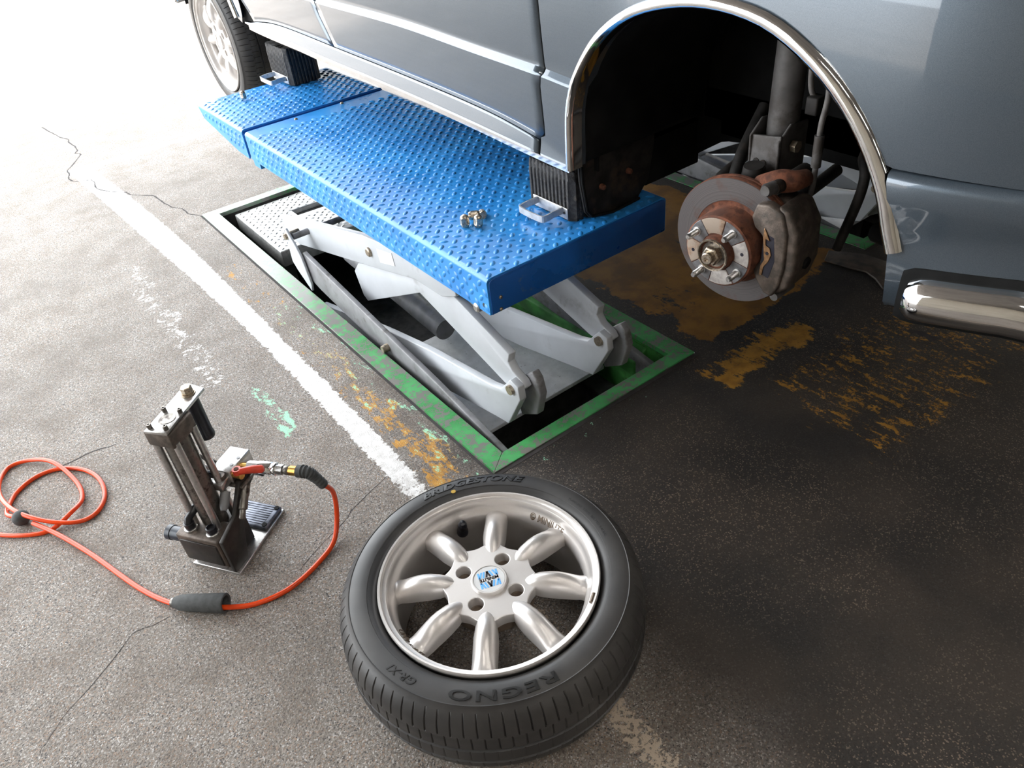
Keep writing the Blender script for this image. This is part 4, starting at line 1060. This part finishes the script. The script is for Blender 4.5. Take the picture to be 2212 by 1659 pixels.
# arms, drive shaft, tie rod, anti-roll link
G().tube(spl([loc(0, -.10, -.055), (1.20, .82, .44), (1.32, .90, .455), (1.42, .98, .50)], 6), [.018]*19, 12).obj('control_arm', M_under, car, smooth=60)
G().tube(spl([(1.14, .815, .53), (1.25, .82, .535), (1.40, .83, .55)], 6), [.022, .03, .034, .036, .034, .026, .018, .013, .013, .013, .013, .013, .013], 16).obj('drive_shaft', M_under, car, smooth=60)
G().tube(spl([(1.10, .92, .57), (1.20, .95, .58), (1.38, .97, .60)], 6), .010, 10).obj('tie_rod', M_strut, car, smooth=60)
G().tube(spl([(1.20, .685, .50), (1.21, .675, .56), (1.22, .67, .61), (1.23, .675, .64), (1.26, .70, .655), (1.36, .74, .64)], 6), .009, 10).obj('anti_roll_link', M_under, car, smooth=60)
G().tube(spl([(1.14, .885, .60), (1.18, .90, .64), (1.26, .92, .70)], 6), .012, 10).obj('stabilizer_arm', M_under, car, smooth=60)
G().tube(spl([(1.36, .40, .49), (1.30, .45, .49), (1.0, .56, .475), (1.30, .62, .47)][:2]+[(1.36, .70, .47)], 4), .02, 8).obj('crossmember', M_underblack, car, smooth=60)
G().box((1.36, .30, .52), (2.04, .62, .60)).obj('engine_tray', M_underblack, car, bev=.02)
G().box((1.37, 1.0, .56), (2.03, 1.12, .62)).obj('subframe', M_underblack, car, bev=.01)

# ------------------------------------------------------------------ hydraulic jack
ju = Vector((cos(radians(34)), sin(radians(34)), 0)); jw = Vector((sin(radians(34)), -cos(radians(34)), 0)); jo = Vector((.077, 1.297, 0))
JM = frame(jo, ju, -jw, (0, 0, 1))       # local x=u, local y=-w, z up
def jp(u, w_, z): return jo+ju*u+jw*w_+Vector((0, 0, z))
jack = thing('bottle_jack', (jo.x, jo.y, 0), 'compact air hydraulic jack with twin-rod steel column standing on the asphalt', 'jack')
def jbox(nm, u0, u1, w0, w1, z0, z1, m_, bev=.002, par=None, **k):
    return G().box((u0, -w1, z0), (u1, -w0, z1), JM).obj(nm, m_, par or jack, bev=bev, **k)
G().plate([(-.055, -.070), (.128, -.062), (.132, .045), (.07, .05), (-.02, .04), (-.055, .05)], (0, 0, 0), (1, 0, 0), (0, 1, 0), .008, JM).obj('base_plate', M_steel, jack, bev=.0015)
# grooved foot pad with four screw holes
fp = jbox('foot_pad', .060, .126, -.043, .060, .008, .018, M_padsteel, .004)
for k in range(9):
    u = .068+k*.0062; jbox('pad_rib', u, u+.0032, -.030, .048, .018, .0192, M_padsteel, .0006, fp)
for u in (.068, .118):
    for ww in (-.035, .052): G().rod([(jp(u, ww, .0185), .0058), (jp(u, ww, .0198), .0055)], 14).obj('screw_hole', M_underblack, fp)
# pump block: wide block with chamfered lower front edge
A = [(-.057, .024), (-.040, .004), (.0, .004), (.0, .100), (-.057, .100)]
g = G()
g.plate([(a, b) for a, b in A], JM @ Vector((0, .055, 0)), ju, (0, 0, 1), .105)
pb = g.obj('pump_block', M_cast, jack, bev=.005, seg=3)
jbox('front_plate', -.0595, -.056, -.047, .043, .028, .088, M_blackplate, .006, pb, label='dark recessed front face')
for ww in (-.028, .026):
    G().rod([(jp(-.036, ww, .099), .0135), (jp(-.036, ww, .104), .0135), (jp(-.036, ww, .105), .012)], 24).obj('port_ring', M_steel, pb, smooth=40)
    G().rod([(jp(-.036, ww, .104), .0105), (jp(-.036, ww, .118), .0105), (jp(-.036, ww, .119), .008), (jp(-.036, ww, .114), .007)], 20).obj('port_fitting', M_grip, pb, smooth=40)
G().tube([jp(-.036, -.028, .117), jp(-.032, -.028, .127), jp(-.020, -.022, .136), jp(-.004, -.020, .142)], .0085, 12).obj('elbow_fitting', M_grip, pb, smooth=50)
G().rod([(jp(-.030, -.045, .062), .0150), (jp(-.030, -.094, .062), .0150), (jp(-.030, -.095, .062), .0165), (jp(-.030, -.106, .062), .0165), (jp(-.030, -.1075, .062), .012)], 28).obj('plug_handle', M_blueg, jack, smooth=40)
jbox('rear_block', .0, .040, -.045, .045, .008, .088, M_blackplate, .004)
# column: cylinder and four tie rods
G().rod([(jp(.004, 0, .085), .0255), (jp(.004, 0, .335), .0255)], 36).obj('cylinder', M_steeldk, jack, smooth=40, label='oily dark steel ram tube')
for u in (-.021, .029):
    for ww in (-.027, .027):
        G().rod([(jp(u, ww*1.05, .088), .0072), (jp(u, ww*.93, .335), .0072)], 16).obj('tie_rod', M_steel, jack, smooth=40)
hb = G().plate([(-.032, -.030), (.034, -.030), (.040, -.022), (.040, .022), (.034, .030), (-.032, .030)], (0, 0, .328), (1, 0, 0), (0, 1, 0), .034, JM).obj('head_block', M_cast, jack, bev=.003)
# top plate rotated a little, with bore, screws, big bolt
PM = frame(jo, (cos(radians(40)), sin(radians(40)), 0), (-sin(radians(40)), cos(radians(40)), 0), (0, 0, 1))
tp = G().plate([(-.034, -.024), (-.034, .024), (.098, .024), (.110, .018), (.100, -.022)], (0, 0, .362), (1, 0, 0), (0, 1, 0), .006, PM).obj('top_plate', M_steel, jack, bev=.001, label='bright steel strap plate on the column head')
G().lathe([(.0165, .3683), (.0158, .3688), (.014, .3686), (.0001, .3684)], frame(jo+Vector((.004, .002, 0)), (1, 0, 0), (0, 1, 0), (0, 0, 1)), 32).obj('piston_top', M_steeldk, tp, smooth=60)
for u in (-.026, .022):
    for ww in (-.017, .017):
        q = PM @ Vector((u+.002, ww, 0))
        G().rod([(q+Vector((0, 0, .367)), .0046), (q+Vector((0, 0, .3765)), .0046), (q+Vector((0, 0, .3772)), .004), (q+Vector((0, 0, .3772)), .0022), (q+Vector((0, 0, .374)), .002)], 16).obj('socket_screw', M_steeldk, tp, smooth=40)
q = PM @ Vector((.079, .0, 0))
G().rod([(q+Vector((0, 0, .368)), .0145), (q+Vector((0, 0, .3705)), .0145), (q+Vector((0, 0, .371)), .0125), (q+Vector((0, 0, .3735)), .0125)], 24).obj('bolt_washer', M_bolt, tp, smooth=40)
G().rod([(q+Vector((0, 0, .3735)), .0112), (q+Vector((0, 0, .384)), .0112), (q+Vector((0, 0, .3855)), .0095)], 6).obj('hex_bolt', M_bolt, tp, bev=.0006)
G().rod([(q+Vector((0, 0, .362)), .0145), (q+Vector((0, 0, .270)), .0152), (q+Vector((0, 0, .268)), .0165), (q+Vector((0, 0, .262)), .0168), (q+Vector((0, 0, .258)), .0155), (q+Vector((0, 0, .257)), .012)], 32).obj('grip_handle', M_grip, jack, smooth=40, label='black plastic hand grip hanging from the strap plate')
# upright bracket carrying the valve block
UB = [(-.055, .008), (-.012, .008), (.022, .112), (.034, .130), (.100, .160), (.103, .172), (.045, .176), (.0, .12), (-.055, .100)]
G().plate([(a, b) for a, b in UB], JM @ Vector((0, -.062, 0)), ju, (0, 0, 1), -.010).obj('side_bracket', M_blackplate, jack, bev=.002)
jbox('bracket_shelf', .040, .106, .0, .068, .160, .166, M_steeldk, .0015)
jbox('shelf_stop', .098, .112, .050, .072, .140, .166, M_grip, .002)
vb = jbox('valve_block', .045, .116, -.002, .046, .168, .198, M_steel, .002)
for u, ww in ((.066, .036), (.087, .038)): G().rod([(jp(u, ww, .1975), .004), (jp(u, ww, .1992), .0036)], 12).obj('socket_screw', M_logoblack, vb)
jbox('valve_plate', .018, .050, -.010, .040, .168, .186, M_steel, .002, vb)
G().rod([(jp(.036, .026, .186), .011), (jp(.036, .026, .196), .011)], 16).obj('lever_boss', M_cast, vb, smooth=40)
G().rod([(jp(.036, .026, .194), .006), (jp(.014, .006, .218), .0085), (jp(.008, .0, .226), .0105), (jp(.006, -.002, .229), .008)], 16).obj('black_lever', M_grip, vb, smooth=50)
G().rod([(jp(.050, .0, .19), .003), (jp(.040, -.012, .208), .0045), (jp(.037, -.016, .215), .0055), (jp(.036, -.017, .218), .003)], 12).obj('knurled_screw', M_steel, vb, smooth=40)
G().rod([(jp(.070, -.004, .19), .004), (jp(.058, -.014, .212), .0055), (jp(.053, -.020, .222), .003), (jp(.051, -.022, .227), .004)], 12).obj('knurled_screw', M_steeldk, vb, smooth=40)
# small check valve below
G().rod([(jp(.060, .058, .155), .0105), (jp(.040, .064, .142), .0105), (jp(.038, .0645, .141), .0095), (jp(.018, .070, .126), .0095), (jp(.016, .0705, .125), .0065), (jp(.004, .074, .115), .007), (jp(.002, .0745, .113), .005)], 18).obj('relief_valve', M_steeldk, jack, smooth=40)
G().rod([(jp(.030, .03, .155), .010), (jp(.008, .036, .138), .010), (jp(.0, .038, .132), .006)], 16).obj('relief_valve', M_armdk, jack, smooth=40)

# ------------------------------------------------------------------ air hose and its fittings
hose = thing('air_hose', (-.1, 1.3, 0), 'bright orange air hose looping over the asphalt to the jack', 'hose')
HR = .0052
h1 = [(.268, 1.075+.075, .185)]
pts = [(.2835, 1.172, .148), (.297, 1.180, .118), (.300, 1.188, .082), (.292, 1.182, .048), (.277, 1.168, .022), (.256, 1.149, .009), (.223, 1.132, HR), (.163, 1.110, HR), (.111, 1.106, HR), (.059, 1.120, HR), (.012, 1.148, .011), (-.030, 1.188, .011), (-.068, 1.236, .008), (-.108, 1.323, HR), (-.162, 1.485, HR), (-.207, 1.595, HR+.006), (-.245, 1.668, .018)]
G().tube(spl(pts, 8), HR, 14).obj('hose_tube', M_orange, hose, smooth=60)
pts2 = [(-.262, 1.700, .026), (-.288, 1.744, .016), (-.279, 1.795, .006), (-.253, 1.832, HR), (-.206, 1.854, HR), (-.156, 1.842, HR), (-.111, 1.796, HR), (-.088, 1.731, HR), (-.092, 1.660, HR), (-.122, 1.615, HR), (-.163, 1.612, HR+.002), (-.214, 1.645, HR+.014), (-.263, 1.712, .030), (-.290, 1.815, .016), (-.286, 1.895, .008), (-.256, 1.944, HR), (-.205, 1.925, HR+.004), (-.162, 1.862, HR+.011), (-.135, 1.764, HR), (-.137, 1.690, HR), (-.168, 1.645, HR+.010), (-.221, 1.632, HR), (-.274, 1.660, HR), (-.330, 1.715, HR), (-.40, 1.79, HR), (-.5, 1.84, HR)]
G().tube(spl(pts2, 8), HR, 14).obj('hose_tube', M_orange, hose, smooth=60)
G().lathe([(max(.0001, .0185*sin(pi*k/14)), -.0185*cos(pi*k/14)) for k in range(15)], Matrix.Translation((-.264, 1.706, .0185)), 28).obj('hose_stopper', M_foam, hose, smooth=60, label='black rubber ball stopper on the hose coil')
# foam sleeve: tapered tube lying on the floor over the hose
a = Vector((.020, 1.1455, .020)); b = Vector((-.060, 1.222, .0160)); d = (a-b)
G().rod([(b+d*.02, .0075), (b, .0110), (b+d*.05, .0125), (b+d*.12, .0155), (b+d*.30, .0172), (b+d*.98, .0200), (a, .0190), (a, .0150), (b+d*.5, .0130)], 32).obj('foam_sleeve', M_foam, hose, smooth=45, label='charcoal foam sleeve round the hose')
G().rod([(b-d*.05, .0095), (b+d*.02, .0105)], 20).obj('sleeve_collar', M_steeldk, hose, smooth=45)
# fittings from the valve block to the strain relief
c0 = jp(.080, .046, .186); c1 = Vector((.249, 1.200, .190)); d = c1-c0
f = lambda t: c0+d*t
G().rod([(f(0), .007), (f(.16), .007)], 6).obj('brass_nipple', M_brass, hose, bev=.0005)
G().rod([(f(.14), .0125), (f(.36), .0125)], 6).obj('coupler_nut', M_steel, hose, bev=.001)
G().rod([(f(.34), .0135), (f(.56), .0135), (f(.57), .0125), (f(.60), .0142), (f(.64), .0142), (f(.65), .012)], 28).obj('coupler_sleeve', M_chrome, hose, smooth=40)
G().rod([(f(.64), .0115), (f(.76), .0115)], 6).obj('coupler_nut', M_steel, hose, bev=.001)
G().rod([(f(.76), .008), (f(.80), .010), (f(.86), .010), (f(.88), .008)], 20).obj('coupler_ring', M_steeldk, hose, smooth=40)
G().rod([(f(.87), .0105), (f(1.02), .0105)], 6).obj('brass_nut', M_brass, hose, bev=.0008)
# red shut-off lever lying along the fitting
rl = G().rod([(jp(.050, .062, .196), .0092), (jp(.050, .062, .2075), .0092)], 20).rod([(jp(.050, .066, .201), .007), (jp(.064, .088, .199), .0085), (jp(.072, .105, .196), .0085), (jp(.074, .108, .1955), .006)], 16)
rl.obj('red_lever', M_redlever, hose, smooth=45, label='red plastic shut-off lever')
G().rod([(jp(.050, .062, .2070), .0055), (jp(.050, .062, .2085), .005)], 14).obj('lever_screw', M_rust, hose)
G().rod([(jp(.055, .046, .186), .0085), (jp(.054, .066, .186), .0085)], 16).obj('valve_neck', M_brass, hose, smooth=45)
# spring strain relief
e0 = f(1.01); P = spl([e0, e0+d.normalized()*.022, (.272, 1.177, .176), (.2835, 1.172, .148)], 16)
rr = []
for k in range(len(P)):
    base = .0132-.0042*k/len(P)
    if k < 9: rr.append(.0130)
    else: rr.append(base+(.0016 if (k % 4) < 2 else -.0012))
G().tube(P, rr, 18).obj('strain_relief', M_foam, hose, smooth=60, label='ribbed black strain relief sleeve')
